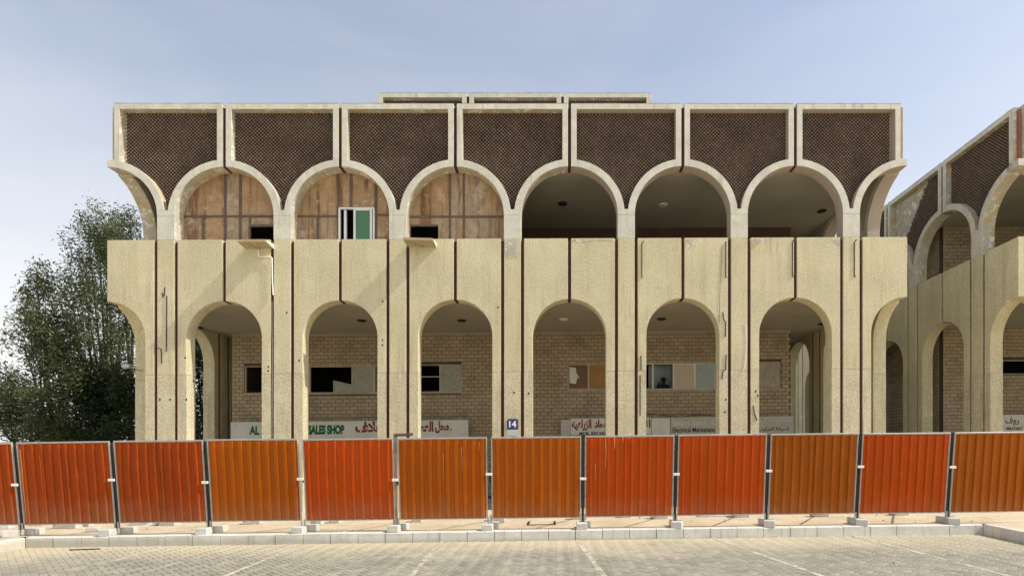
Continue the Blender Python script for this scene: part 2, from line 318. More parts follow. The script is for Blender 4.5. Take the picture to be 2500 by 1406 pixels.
vis.sort(key=lambda q: q[0]); single = set(vis[:300])
mb = MB()
for q in allp:
    if q in single: continue
    paver(mb, *q[2:], mi=R.choice((0, 0, 1, 2)), tilt=(R.gauss(0, .012), R.gauss(0, .012)))
o = mb.build('pavers', ['paver', 'paver_dark', 'paver_light'], road, recalc=False, kind='stuff')
base = {}
for key in (0, 1):
    for mm in ('paver', 'paver_dark', 'paver_light'):
        m_ = MB(); uu = (0, 2*a, 0, a) if key == 0 else (0, a, 0, 2*a)
        cx_ = ((uu[0]+uu[1])/2-(uu[2]+uu[3])/2)*c45; cy_ = ((uu[0]+uu[1])/2+(uu[2]+uu[3])/2)*c45
        paver(m_, *uu, cx=cx_, cy=cy_, cz=-KH)
        me = bpy.data.meshes.new('paver'); me.from_pydata(m_.v, [], m_.f); me.materials.append(MATS[mm]); base[key, mm] = me
for q in single:
    key = 0 if (q[3]-q[2]) > (q[5]-q[4]) else 1
    o = bpy.data.objects.new('paver', base[key, R.choice(('paver', 'paver', 'paver_dark', 'paver_light'))]); C.objects.link(o); o.parent = road
    o.location = (q[1], q[0], -KH+SL*q[1]+R.uniform(-.0015, .002)); o.rotation_euler = (R.gauss(0, .012), R.gauss(0, .012), R.gauss(0, .01))
# far half of the road behind and under the camera: material only
# kerb stones
kerb = bpy.data.objects.new('kerb', None); C.objects.link(kerb); kerb['kind'] = 'structure'; kerb['label'] = 'pale concrete kerb edging the pavement'
def kerb_run(p, d, length, skip=0):
    n = int(length/.582); nx_ = Vector((-d.y, d.x))
    if nx_.y < 0 and abs(d.x) > .9: nx_ = -nx_
    return n
def stone(x, y, ang, ln, side=1):
    m_ = MB(); h0, h1 = -KH-.03, .006+R.uniform(-.004, .006); c = .02; g_ = .006
    prof = [(0, h0), (0, h1-c), (c, h1), (.15, h1), (.15, h0)]
    vs_ = []; n = len(prof)
    for u in (g_, ln-g_):
        for d_, z in prof: vs_.append((u, d_*side, z))
    fs = [(i, (i+1) % n, n+(i+1) % n, n+i) for i in range(n)]+[tuple(range(n)), tuple(reversed(range(n, 2*n)))]
    m_.add(vs_, fs); o = m_.build('kerb_stone', 'kerb_concrete', kerb); o.location = (x, y, SL*x+R.uniform(-.004, .004)); o.rotation_euler = (0, -math.atan(SL*math.cos(ang)), ang+R.gauss(0, .003)); return o
xk = cl[0]; ang = 0
while xk < cr[0]-.1:
    ln = min(.582, cr[0]-xk); stone(xk, KY+R.gauss(0, .003), 0, ln); xk += ln
for (p, d, sd) in ((cl, dl, -1), (cr, dr, 1)):
    q = 0; an = math.atan2(d.y, d.x)
    while q < KL-.6: stone(p[0]+d.x*q, p[1]+d.y*q, an, .582, sd if sd == 1 else -1); q += .582
# worn parking lines
for i, (xa, ya, xb, yb) in enumerate(((1076, 1322, 1000, 1410), (1408, 1318, 1478, 1410), (430, 1332, 110, 1410), (735, 1330, 540, 1410), (1738, 1312, 2020, 1410), (2078, 1306, 2480, 1410))):
    pa = ground(xa, ya, zk); pb = ground(xb, yb, zk); dd = Vector((pb[0]-pa[0], pb[1]-pa[1])).normalized(); n_ = Vector((-dd.y, dd.x))*.045
    m_ = MB(); q = [(pa[0]+n_.x, pa[1]+n_.y), (pb[0]+n_.x, pb[1]+n_.y), (pb[0]-n_.x, pb[1]-n_.y), (pa[0]-n_.x, pa[1]-n_.y)]
    m_.add([gp(x, y, -KH+.0045) for x, y in q], [(0, 1, 2, 3)]); m_.build('parking_line', 'worn_paint', road, recalc=False)

# ------------------------------------------------------------------ arcade blocks
G = .096; RL = 1.113; RU = 1.459; RE = 1.67; CW = .25; GW = .098; T = .42
ZSL = ZA-RL; ZAU = 8.733; ZSU = ZAU-RU; ZPL = 2.55; ZB = -EYE-.05; ZC = 4.80; ZFU = 5.15; ZCU = 8.80; YB = 21.8
def arc(cx_, cz, r, a0, a1, n=20): return [(cx_+r*math.cos(a0+(a1-a0)*i/n), cz+r*math.sin(a0+(a1-a0)*i/n)) for i in range(n+1)]
def facade(root, fn, n, first, last, tipcut, dz=0, dzr=0, upper_only=False, broken=None, plain=lambda k: False):
    """first/last: module range to build; corners at u=0 and u=n*P; tipcut: where the plate starts at the corners"""
    LT = n*P
    for k in range(first, last):
        uc = (k+.5)*P
        if not upper_only:
            for sgn in (-1, 1):
                ub = uc+sgn*P/2; corner = (sgn < 0 and k == 0) or (sgn > 0 and k == n-1)
                e = tipcut if corner else G/2            # inner edge at the arch centre
                uo = uc+sgn*(CW+GW)                       # outer edge beside the groove
                a0 = math.acos(max(-1, min(1, e/RL)))
                ar = [(ub-sgn*RL*math.cos(q), ZSL+RL*math.sin(q)) for q in [a0*i/18 for i in range(18, -1, -1)]]
                poly = [(uo, ZPL), (uo, ZP), (ub-sgn*e, ZP)]+ar+[(ub-sgn*RL, ZPL)]
                m_ = MB(); prism(m_, poly, [], 0, T, fn, 0, 0); m_.build('wall_panel', 'stucco', root, bevel=.008)
                m_ = MB(); prism(m_, [(uo, ZB), (uo, ZPL-.003), (ub-sgn*RL, ZPL-.003), (ub-sgn*RL, ZB)], [], .003, T-.002, fn, 0, 0); m_.build('wall_base', 'stucco_rough', root)
                m_ = MB(); prism(m_, [(uc+sgn*CW, ZB), (uc+sgn*CW, ZP-.05), (uo, ZP-.05), (uo, ZB)], [], .055, T-.01, fn, 0, 0); m_.build('joint_strip', 'joint_red', root)
                if not corner and sgn > 0:
                    m_ = MB(); prism(m_, [(ub-G/2, ZA+.0), (ub-G/2, ZP-.05), (ub+G/2, ZP-.05), (ub+G/2, ZA+.0)], [], .06, T-.01, fn, 0, 0); m_.build('joint_strip', 'joint_red', root)
            m_ = MB(); m_2 = MB()
            prism(m_, [(uc-CW, ZPL), (uc-CW, ZP), (uc+CW, ZP), (uc+CW, ZPL)], [], 0, T, fn, 0, 0); m_.build('pilaster', 'stucco', root, bevel=.008)
            prism(m_2, [(uc-CW, ZB), (uc-CW, ZPL-.003), (uc+CW, ZPL-.003), (uc+CW, ZB)], [], .003, T-.002, fn, 0, 0); m_2.build('wall_base', 'stucco_rough', root)
            cw = P/2-RU
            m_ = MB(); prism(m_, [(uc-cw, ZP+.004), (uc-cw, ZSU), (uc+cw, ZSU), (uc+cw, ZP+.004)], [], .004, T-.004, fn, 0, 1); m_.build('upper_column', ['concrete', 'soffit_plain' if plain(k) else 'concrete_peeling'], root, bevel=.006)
        cL, cR = k == 0, k == n-1
        zr = ZR+dz+dzr; zs = ZSU+dz; fs = .20
        def half(sgn, corner):     # outline from top to the column, on one side
            ub = uc+sgn*P/2
            if corner:
                top = [(ub-sgn*fs, zr), (ub-sgn*fs, zs+1.676)]
                e = tipcut
                if e < fs: top += [(ub-sgn*e, zs+1.676)]
                else: top += [(ub-sgn*e, zs+1.676)]
                ea = math.acos(e/RU)
            else:
                e = G/2; top = [(ub-sgn*e, zr)]; ea = math.acos(e/RU)
            return top+[(ub-sgn*RU*math.cos(q), zs+RU*math.sin(q)) for q in [ea*i/24 for i in range(24, -1, -1)]]
        lf = half(-1, cL); rt = half(1, cR); outer = lf+list(reversed(rt))
        def hole(sgn, corner):
            ub = uc+sgn*P/2; e = (fs if corner else G/2)+.166; ea = math.acos(e/RE); eb = math.asin(.161/RE)
            return [(ub-sgn*e, zr-.16)]+[(ub-sgn*RE*math.cos(q), zs+RE*math.sin(q)) for q in [eb+(ea-eb)*i/20 for i in range(20, -1, -1)]]
        hl = hole(-1, cL); hr = hole(1, cR); hol = hl+list(reversed(hr))
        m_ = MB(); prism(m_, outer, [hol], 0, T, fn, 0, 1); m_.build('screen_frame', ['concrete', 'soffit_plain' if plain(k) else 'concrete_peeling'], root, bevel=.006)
        ua = uc-P/2+(fs if cL else G/2); ub_ = uc+P/2-(fs if cR else G/2)
        m_ = MB(); us = [ua+(ub_-ua)*q/14 for q in range(15)]
        top_ = [(u, zr+.022+R.uniform(-.008, .006)) for u in us]
        prism(m_, [(ua+.003, zr+.001)]+[(u+(.003 if u == ua else -.003 if u == ub_ else 0), z) for u, z in top_]+[(ub_-.003, zr+.001)], [], .01, T-.01, fn, 0, 0); m_.build('coping', 'coping_dark', root)
        if not cR:
            m_ = MB(); prism(m_, [(uc+P/2-G/2-.004, zs+RU+.004), (uc+P/2-G/2-.004, zr-.09), (uc+P/2+G/2+.004, zr-.09), (uc+P/2+G/2+.004, zs+RU+.004)], [], .07, T-.012, fn, 0, 0); m_.build('joint_strip', 'joint_red', root)
        # lattice of clay diamonds set back in the frame
        m_ = MB(); pt = .109; bw = .014; u0 = uc-P/2; nn = int(P/pt)+1
        brk = broken if (broken and broken[0] == k) else None
        rows = int((zr-.16-zs)/pt)+1
        def inh(u, z):
            for sg, c_ in ((-1, cL), (1, cR)):
                ub = uc+sg*P/2
                e = (fs if c_ else G/2)+.10
                if (ub-u)*sg < e: return False
                if math.hypot(u-ub, z-zs) < RE-.05: return False
            return z < zr-.11 and z > zs+.09
        for i in range(2*nn+2):
            for j in range(2*rows+2):
                if (i+j) % 2: continue
                u = u0+i*pt/2; z = zr-.16-j*pt/2
                if not inh(u, z): continue
                if brk and brk[1](u-uc, z): continue
                h = pt/2; ju = R.uniform(-.003, .003)
                for (sx, sz) in ((1, 1), (1, -1)):
                    ax, az = -h/2*sx, -h/2*sz; nx_, nz_ = -sz*bw*.7, sx*bw*.7
                    A = (u+ax*1.0+ju, z+az); B = (u-ax*1.0+ju, z-az)
                    q = [(A[0]+nx_, A[1]+nz_), (B[0]+nx_, B[1]+nz_), (B[0]-nx_, B[1]-nz_), (A[0]-nx_, A[1]-nz_)]
                    d0 = .20 if sx*sz > 0 else .206
                    m_.add([fn(x, d0, y) for x, y in q]+[fn(x, .29, y) for x, y in q], [(0, 1, 2, 3), (0, 4, 5, 1), (2, 6, 7, 3)], 0)
                kk = .022  # pale studs added at the nodes, lit lattice faces put into their colour
                m_.add([fn(u-kk+ju, .2, z), fn(u+ju, .2, z+kk), fn(u+kk+ju, .2, z), fn(u+ju, .2, z-kk), fn(u+ju, .175, z)], [(0, 1, 4), (1, 2, 4), (2, 3, 4), (3, 0, 4)], 1)
        m_.build('lattice_screen', ['lattice_clay', 'lattice_lit_face'], root, recalc=False, kind='stuff')
        m_ = MB(); e = .06; big = [(u, z) for u, z in hol]
        prism(m_, big, [], T-.06, T-.035, fn, 0, 0); m_.build('hole_shade_backing', 'hole_shade_backing', root); m_ = MB(); prism(m_, big, [], T-.03, T-.006, fn, 0, 0); m_.build('inner_lining', 'soffit_plain', root)
        if brk:
            m_ = MB(); prism(m_, [(uc+x, z) for x, z in brk[2]], [], .235, T-.065, fn, 0, 0); m_.build('plaster_patch', 'concrete_peeling', root)

RNG = [0]
def brick_wall(root, fn, u0, u1, z0, z1, openings, budget=300, near=None, name='brick_wall', bx=.281, bh=.1405):
    """wall slab with real openings; bricks proud of recessed mortar"""
    m_ = MB(); prism(m_, [(u0, z0), (u0, z1), (u1, z1), (u1, z0)], [[(a_, b_), (c_, b_), (c_, d_), (a_, d_)] for a_, b_, c_, d_ in openings], .012, .22, fn, 0, 0)
    wall = m_.build(name, 'mortar', root); cells = []
    nr = int((z1-z0)/bh)
    for j in range(nr):
        z = z1-(j+1)*bh; off = (j % 2)*bx/2; u = u0-off
        while u < u1:
            a_, b_ = max(u, u0)+.008, min(u+bx, u1)-.008; u += bx
            if b_-a_ < .04: continue
            segs = [(a_, b_)]
            for (oa, ob, oc, od) in openings:
                if z+bh-.03 > ob and z+.03 < od:
                    ns = []
                    for (s0, s1) in segs:
                        if s1 <= oa or s0 >= oc: ns.append((s0, s1)); continue
                        if s0 < oa-.03: ns.append((s0, oa-.002))
                        if s1 > oc+.03: ns.append((oc+.002, s1))
                    segs = ns
            for s0, s1 in segs: cells.append((s0, s1, z+.008, z+bh-.008))
    if near: cells.sort(key=near)
    def brk(mb, c_):
        s0, s1, za, zb = c_; pr_ = R.uniform(-.004, .004); ch = .005
        q = [(s0, za), (s1, za), (s1, zb), (s0, zb)]; q2 = [(s0+ch, za+ch), (s1-ch, za+ch), (s1-ch, zb-ch), (s0+ch, zb-ch)]
        mb.add([fn(x, .02, y) for x, y in q]+[fn(x, .004+pr_, y) for x, y in q]+[fn(x, pr_-.0015, y) for x, y in q2],
               [(0, 1, 5, 4), (1, 2, 6, 5), (2, 3, 7, 6), (3, 0, 4, 7), (4, 5, 9, 8), (5, 6, 10, 9), (6, 7, 11, 10), (7, 4, 8, 11), (8, 9, 10, 11)], R.choice((0, 0, 1, 2)))
    for c_ in cells[:budget]:
        b_ = MB(); brk(b_, c_); mi = b_.m[0]; b_.m = [0]*len(b_.m); b_.build('brick', ['brick_a', 'brick_b', 'brick_c'][mi], wall, recalc=False)
    b_ = MB()
    for c_ in cells[budget:]: brk(b_, c_)
    b_.build('bricks', ['brick_a', 'brick_b', 'brick_c'], wall, recalc=False, kind='stuff')
    return wall

def wbox(mb, x0, x1, y0, y1, z0, z1, mi=0): mb.box(x0, x1, y0, y1, z0, z1, lambda x, y, z: V(x, y, z), mi)

def block(root, x0, nx, ny, bx0, bx1, front_rng, sides, wing=False, openings=(), near=None, budget=300):
    """one arcaded block; x0 = left facade plane, bx0..bx1 = inner brick box"""
    x1 = x0+nx*P; y1 = D+ny*P
    ff = lambda u, d, z: V(x0+u, D+d, z)
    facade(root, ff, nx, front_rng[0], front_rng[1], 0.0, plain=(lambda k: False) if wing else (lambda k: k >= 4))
    if 'l' in sides: facade(root, lambda u, d, z: V(x0+d, D+u, z), ny, 0, ny, T+.003, dzr=-.006, broken=sides.get('broken'))
    if 'r' in sides: facade(root, lambda u, d, z: V(x1-d, D+u, z), ny, 0, ny, T+.003, dzr=-.006, plain=lambda k: True)
    for (cx0, cx1) in ((x0+.11, x0+.31), (x1-.31, x1-.11)):
        m_ = MB(); wbox(m_, cx0, cx1, D+.11, D+.31, ZSU+1.6, ZR-.1); m_.build('corner_post', 'red_wall', root)
    ins = T+.003
    m_ = MB(); wbox(m_, x0+ins, x1-ins, D+ins, y1-ins, ZC, ZFU); m_.build('ceiling', 'ceiling_paint', root)
    m_ = MB(); wbox(m_, x0+ins, x1-ins, D+ins, y1-ins, ZCU, ZCU+.3); m_.build('ceiling', 'ceiling_paint', root)
    m_ = MB(); wbox(m_, x0+ins, x1-ins, D+ins, y1-ins, ZR-.9, ZR-.75); m_.build('roof', 'roof_grey', root)
    return x0, x1, y1

# main block
NX, NY = 7, 4
XL = X0-P/2
main = empty('arcaded_building', (XL+NX*P/2, D, V(0, 0, -EYE)[2]+SL*(XL+NX*P/2)), 'two storey beige arcaded building with seven bays of brown lattice screens over round arches', 'building')
BX0, BX1 = xat(566, YB), xat(1930, YB)
# windows in the ground floor back wall : (x0,x1,ytop,ybottom)
WIN = {1: (597, 668, 893, 960), 2: (746, 925, 893, 959), 3: (1012, 1127, 889, 957), 4: (1387, 1492, 888, 950), 5: (1570, 1747, 886, 950), 6: (1845, 1908, 882, 948)}
def wr(q, Y=YB): xa, xb, ya, yb = q; m_ = (xa+xb)/2; return (xat(xa, Y), zat(m_, yb, Y), xat(xb, Y), zat(m_, ya, Y))
ops = [wr(v) for v in WIN.values()]
block(main, XL, NX, NY, BX0, BX1, (0, NX), {'l': 1, 'r': 1})
fb = lambda u, d, z: V(u, YB+d, z)
def near_main(c):
    px = (c[0]+c[1])/2; z = c[2]; best = 9
    for k in range(1, 7):
        pc = (-13.37+P*k)*21.8/17; best = min(best, max(0, abs(px-pc)-1.3))
    return best*6+abs(z-1.75)
brick_wall(main, fb, BX0, BX1, ZB, ZC-.003, ops, 300, near_main)
m_ = MB(); wbox(m_, BX0-.03, BX1+.03, YB-.03, YB+.03, ZC-.07, ZC-.004); m_.build('ceiling_trim', 'ceiling_paint', main)
fbl = lambda u, d, z: V(BX0+d, u, z); fbr = lambda u, d, z: V(BX1-d, u, z)
brick_wall(main, fbl, YB+.225, YB+8.6, ZB, ZC-.003, [], 0)
brick_wall(main, fbr, YB+.225, YB+8.6, ZB, ZC-.003, [], 0)
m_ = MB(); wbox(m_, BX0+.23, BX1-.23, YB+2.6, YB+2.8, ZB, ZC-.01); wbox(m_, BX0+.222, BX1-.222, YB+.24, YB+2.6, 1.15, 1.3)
m_.build('room_wall', 'room_unlit', main)
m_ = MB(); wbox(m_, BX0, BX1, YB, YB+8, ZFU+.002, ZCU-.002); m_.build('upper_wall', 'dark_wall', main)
m_ = MB(); wbox(m_, XL+T, XL+NX*P-T, D+NY*P-.3, D+NY*P-.05, ZB, ZR-1); m_.build('rear_wall', 'stucco', main)
# penthouse with the same screens
YP = 21.4; xp = xat(924, YP)
pent = lambda u, d, z: V(xp-.22+u*(3*P+.44)/(3*P), YP+d, z)
dzp = zat(1250, 228, YP)-ZR
facade(main, pent, 3, 0, 3, 0.0, dz=dzp, upper_only=True)
m_ = MB(); wbox(m_, xp+.1, xp+3*P-.1, YP+T+.01, YP+6, ZR-.74, ZR+dzp-.25); m_.build('penthouse', 'stucco', main)
m_ = MB(); wbox(m_, xp+.1, xp+3*P-.1, YP+.03, YP+T-.04, ZR-.74, ZSU+dzp+.02); m_.build('penthouse', 'stucco', main)

# second block to the right, its side facade in shade
wing = empty('arcaded_building', (XW, D, SL*XW), 'second arcaded building at the right edge, its shaded side wall receding behind the main one', 'building')
WX0 = XW+1.0; WX1 = XW+3*P-1
wopen = [wr((2446, 2600, 878, 913)), (xat(2275, YB), 0, xat(2276, YB), .1)]
patch_in = lambda u, z: (z > 8.0+max(0, (u+.1))*1.2) and (u > -.2+0*z) and (z-8.2) > -(u-0.0)*1.1+.2 and u > .05 and (z > 9.9-1.9*(u-.1)/.9)
def stepped(u, z):
    # broken-away corner: everything farther back than a ragged diagonal
    zz = round((z+.02)/.11)*.11; lim = -.55+(10.35-zz)*.8+(.06 if int(round(zz/.11)) % 3 == 0 else 0); return u > lim
poly_p = []
zz = ZR-.17
pts_ = []
while zz > 8.45: lim = -.55+(10.35-zz)*.8-.06; pts_.append((lim, zz)); zz -= .11; pts_.append((lim, zz))
poly_p = pts_+[(P/2-G/2-.17, zz), (P/2-G/2-.17, ZR-.17)]
block(wing, XW, 3, 8, WX0, WX1, (0, 3), {'l': 1, 'broken': (1, stepped, poly_p)}, wing=True)
brick_wall(wing, fb, WX0, WX1, ZB, ZC-.003, [wopen[0]], 110, lambda c: abs(c[0]-16.5)*2+abs(c[2]-1.5))
fw = lambda u, d, z: V(WX0+d, u, z)
brick_wall(wing, fw, YB+.225, YB+22, ZB, ZC-.003, [], 60, lambda c: abs(c[0]-23.5)*2+abs(c[2]-1.5))
brick_wall(wing, fb, WX0, WX1, ZFU+.002, ZCU-.002, [], 40, lambda c: abs(c[0]-16)*2+abs(c[2]-7), name='upper_brick_wall')
brick_wall(wing, fw, YB+.225, YB+22, ZFU+.002, ZCU-.002, [], 60, lambda c: abs(c[0]-22.5)*2+abs(c[2]-7), name='upper_brick_wall')
m_ = MB(); wbox(m_, WX0+.23, WX1-.23, YB+1.6, YB+1.8, ZB, ZC-.01); m_.build('room_wall', 'room_unlit', wing)
m_ = MB(); wbox(m_, XW+3*P, XW+3*P+.2, D+T, D+8*P, ZB, ZR-1); wbox(m_, XW+T, XW+3*P, D+8*P-.3, D+8*P-.05, ZB, ZR-1); m_.build('rear_wall', 'stucco', wing)

# ------------------------------------------------------------------ windows
def window(q, cells, root=main, Y=YB, frame='aged_frame', dpt=.06):
    """q pixel rect, cells: list of (x0px, x1px, kind)"""
    xa, za, xb, zb = wr(q, Y); mid = (q[0]+q[1])/2
    m_ = MB(); fr = .035
    prism(m_, [(xa+.004, za+.004), (xa+.004, zb-.004), (xb-.004, zb-.004), (xb-.004, za+.004)], [[(xa+fr, za+fr), (xa+fr, zb-fr), (xb-fr, zb-fr), (xb-fr, za+fr)]], .03, .10, lambda u, d, z: V(u, Y+d, z), 0, 0)
    for c in cells:
        if c[0] > q[0]+2: x = xat(c[0], Y); m_.box(x-.03, x+.03, Y+.035, Y+.095, za+fr, zb-fr, lambda x, y, z: V(x, y, z))
    wn = m_.build('window', frame, root)
    for c in cells:
        if c[2] is None: continue
        x0_, x1_ = xat(c[0], Y)+.031, xat(c[1], Y)-.031; p_ = MB()
        x0_ = max(x0_, xa+fr); x1_ = min(x1_, xb-fr)
        if c[2] == 'shard':
            prism(p_, [(x0_+(x1_-x0_)*.55, za+fr), (x0_+(x1_-x0_)*.55, za+.5), (x1_, za+.33), (x1_, za+fr)], [], .06, .066, lambda u, d, z: V(u, Y+d, z), 0, 0); p_.build('pane', 'frosted_glass', wn)
        else:
            prism(p_, [(x0_, za+fr), (x0_, zb-fr), (x1_, zb-fr), (x1_, za+fr)], [], .06, .068, lambda u, d, z: V(u, Y+d, z), 0, 0); p_.build('pane', c[2], wn)
    return wn
window(WIN[1], [(597, 668, None)])
window(WIN[2], [(746, 755, None), (755, 859, 'shard'), (859, 913, 'frosted_glass'), (913, 925, 'brown_board')])
w3 = window(WIN[3], [(1012, 1074, None), (1074, 1127, 'frosted_glass')])
m_ = MB(); xa, za, xb, zb = wr(WIN[3]); zc_ = zat(1045, 919, YB); m_.box(xa+.035, xat(1072, YB), YB+.04, YB+.09, zc_-.02, zc_+.02, lambda x, y, z: V(x, y, z)); m_.build('glazing_bar', 'aged_frame', w3)
w4 = window(WIN[4], [(1387, 1437, 'brown_board'), (1437, 1492, 'ochre_board')])
xa, za, xb, zb = wr(WIN[4]); m_ = MB(); prism(m_, [(xa+.06, za+.25), (xa+.05, zb-.1), (xa+.3, zb-.14), (xa+.33, zb-.35), (xa+.45, zb-.55), (xa+.36, zb-.52), (xa+.3, za+.22)], [], .045, .052, lambda u, d, z: V(u, YB+d, z), 0, 0); m_.build('torn_poster', 'sign_white', w4)
w5 = window(WIN[5], [(1570, 1594, None), (1594, 1645, None), (1645, 1697, 'cream_board'), (1697, 1747, 'blue_glass')], frame='white_frame')
window(WIN[6], [(1845, 1908, 'grey_board')], frame='grey_board')
window((2446, 2600, 878, 913), [(2446, 2600, None)], root=wing)
# lintel and sill courses
for k, q in WIN.items():
    xa, za, xb, zb = wr(q); m_ = MB(); m_.box(xa-.06, xb+.06, YB-.012, YB+.03, za-.055, za-.005, lambda x, y, z: V(x, y, z)); m_.build('window_sill', 'brick_b', main)
# pale sheet added behind the figure; its colour stands in for sky-reflecting glass
m_ = MB(); xa, xb = xat(1597, YB), xat(1643, YB); zb = zat(1620, 888, YB); za = zat(1620, 951, YB)
prism(m_, [(xa-.12, za-.1), (xa-.12, zb+.05), (xb+.12, zb+.05), (xb+.12, za-.1)], [], .62, .63, lambda u, d, z: V(u, YB+d, z), 0, 0); o = m_.build('pale_backing', 'blue_glass', None)
tag(o, 'pale blue green sheet added behind the dark figure, standing in for reflected sky', 'backing sheet')

# person inside, behind the window, arm raised to the head
def person(cx_, y, ztop):
    root = empty('person', (cx_, y, V(cx_, y, ztop-1.72)[2]), 'person in dark clothes seen behind the window with one hand raised to the head', 'person')
    J = {'pelvis': (0, 0, .95, .15), 'belly': (0, 0, 1.1, .135), 'chest': (0, 0, 1.28, .15), 'neckb': (0, 0, 1.42, .075), 'neck': (0, 0, 1.49, .052), 'head': (0, -.01, 1.60, .092), 'crown': (0, 0, 1.66, .075),
         'shl': (-.17, 0, 1.38, .062), 'ell': (-.27, -.02, 1.16, .045), 'wrl': (-.20, -.1, 1.40, .032), 'hal': (-.13, -.1, 1.53, .036),
         'shr': (.17, 0, 1.38, .062), 'elr': (.24, .02, 1.10, .045), 'wrr': (.25, -.05, .86, .03), 'har': (.25, -.06, .78, .034),
         'hil': (-.09, 0, .88, .095), 'knl': (-.1, -.01, .48, .065), 'anl': (-.1, 0, .09, .042), 'tol': (-.1, -.14, .04, .038), 'hir': (.09, 0, .88, .095), 'knr': (.1, -.01, .48, .065), 'anr': (.1, 0, .09, .042), 'tor': (.1, -.14, .04, .038)}
    E_ = [('pelvis', 'belly'), ('belly', 'chest'), ('chest', 'neckb'), ('neckb', 'neck'), ('neck', 'head'), ('head', 'crown'), ('chest', 'shl'), ('shl', 'ell'), ('ell', 'wrl'), ('wrl', 'hal'), ('chest', 'shr'), ('shr', 'elr'), ('elr', 'wrr'), ('wrr', 'har'), ('pelvis', 'hil'), ('hil', 'knl'), ('knl', 'anl'), ('anl', 'tol'), ('pelvis', 'hir'), ('hir', 'knr'), ('knr', 'anr'), ('anr', 'tor')]
    ks = list(J); me = bpy.data.meshes.new('body'); me.from_pydata([J[k][:3] for k in ks], [(ks.index(a_), ks.index(b_)) for a_, b_ in E_], [])
    o = bpy.data.objects.new('body', me); C.objects.link(o); o.parent = root
    md = o.modifiers.new('skin', 'SKIN'); sv = me.skin_vertices[0].data; root.scale = (1.12, 1.05, 1.0)
    for i, k in enumerate(ks): sv[i].radius = (J[k][3], J[k][3]); sv[i].use_root = (i == 0)
    sb = o.modifiers.new('sub', 'SUBSURF'); sb.levels = sb.render_levels = 2; me.materials.append(MATS['dark_cloth'])
    for i in range(4):
        f = MB(); x = -.15+.017*i; f.tube([(cx_+x, y-.1, root.location.z+1.545), (cx_+x+.01, y-.11, root.location.z+1.585), (cx_+x+.035, y-.1, root.location.z+1.62-.004*abs(i-1.5))], [.009, .008, .006], 6); f.build('finger', 'skin', root)
    f = MB(); f.tube([(cx_-.11, y-.1, root.location.z+1.51), (cx_-.075, y-.11, root.location.z+1.55)], [.011, .008], 6); f.build('thumb', 'skin', root)
    bm = bmesh.new(); bmesh.ops.create_uvsphere(bm, u_segments=16, v_segments=10, radius=.108, matrix=Matrix.Translation((0, .015, 1.635)) @ Matrix.Diagonal((.95, 1.05, 1, 1))); me = bpy.data.meshes.new('hair'); bm.to_mesh(me); bm.free(); me.materials.append(MATS['hair'])
    h = bpy.data.objects.new('hair', me); C.objects.link(h); h.parent = root
pz = zat(1620, 921, YB+.25); person(xat(1620, YB+.3), YB+.33, pz)
m_ = MB(); px_ = xat(1620, YB+.3); m_.box(px_-2, px_+2, YB+.24, YB+1.5, pz-1.86, pz-1.735, lambda x, y, z: V(x, y, z)); m_.build('mezzanine_floor', 'room_unlit', main)

# ------------------------------------------------------------------ timber infill of the three left upper arches
def infill(k, xs_full, ycut, cells, holes):
    """cells: pixel rectangles of plywood; clipped by the arch"""
    uc = XL+k*P; Y = D+T-.06; rt = empty('plywood_infill', (uc, D+T, V(uc, 0, ZP)[2]), LAB[k], 'boarding', 'plywood infills of the upper arches')
    fn = lambda u, d, z: V(u, D+T+d, z)
    for (xa, xb, ya, yb, mt) in cells:
        x0_, x1_ = xat(xa, D+T), xat(xb, D+T); z0_, z1_ = zat((xa+xb)/2, yb, D+T), zat((xa+xb)/2, ya, D+T)
        z0_ = max(z0_, ZP-.12); poly = [(x0_, z0_), (x1_, z0_), (x1_, z1_), (x0_, z1_)]
        for q in range(25):
            th = math.pi*q/24; poly = clip(poly, math.cos(th), math.sin(th), (RU+.02)+uc*math.cos(th)+ZSU*math.sin(th)) if poly else poly
        if len(poly) < 3: continue
        m_ = MB(); dd = R.uniform(-.004, .006); prism(m_, poly, [], .0+dd, .02+dd, fn, 0, 0); m_.build('plywood_sheet', mt, rt)
    for (xa, xb, ya, yb) in xs_full:
        x0_, x1_ = xat(xa, D+T), xat(xb, D+T); z0_, z1_ = zat((xa+xb)/2, yb, D+T), zat((xa+xb)/2, ya, D+T); poly = [(x0_, max(z0_, ZP-.12)), (x1_, max(z0_, ZP-.12)), (x1_, z1_), (x0_, z1_)]
        for q in range(25):
            th = math.pi*q/24; poly = clip(poly, math.cos(th), math.sin(th), (RU+.01)+uc*math.cos(th)+ZSU*math.sin(th)) if poly else poly
        if len(poly) < 3: continue
        m_ = MB(); prism(m_, poly, [], -.018+R.uniform(-.003, .003), .03, fn, 0, 0); m_.build('batten', 'batten', rt)
    m_ = MB(); hl_ = [[(xat(a_, D+T), zat((a_+b_)/2, d_, D+T)), (xat(b_, D+T), zat((a_+b_)/2, d_, D+T)), (xat(b_, D+T), zat((a_+b_)/2, c_, D+T)), (xat(a_, D+T), zat((a_+b_)/2, c_, D+T))] for a_, b_, c_, d_ in holes]
    rm = [(uc-RU-.1, ZP-.1), (uc+RU+.1, ZP-.1), (uc+RU+.1, ZAU+.05), (uc-RU-.1, ZAU+.05)]
    m_.box(uc-RU-.1, uc+RU+.1, D+T+1.0, D+T+1.05, ZFU+.01, ZCU-.01, lambda x, y, z: V(x, y, z)); m_.build('shade_sheet', 'room_unlit', rt)  # near-black sheet added behind the holes to stand in for deep shade
    return rt
LAB = {1: 'stained plywood infill of the first upper arch with a square dark hole at its right', 2: 'stained plywood infill of the second upper arch around the white window', 3: 'weathered plywood infill of the third upper arch with a dark hole at its left'}
pw, pg = 'plywood', 'plywood_grey'
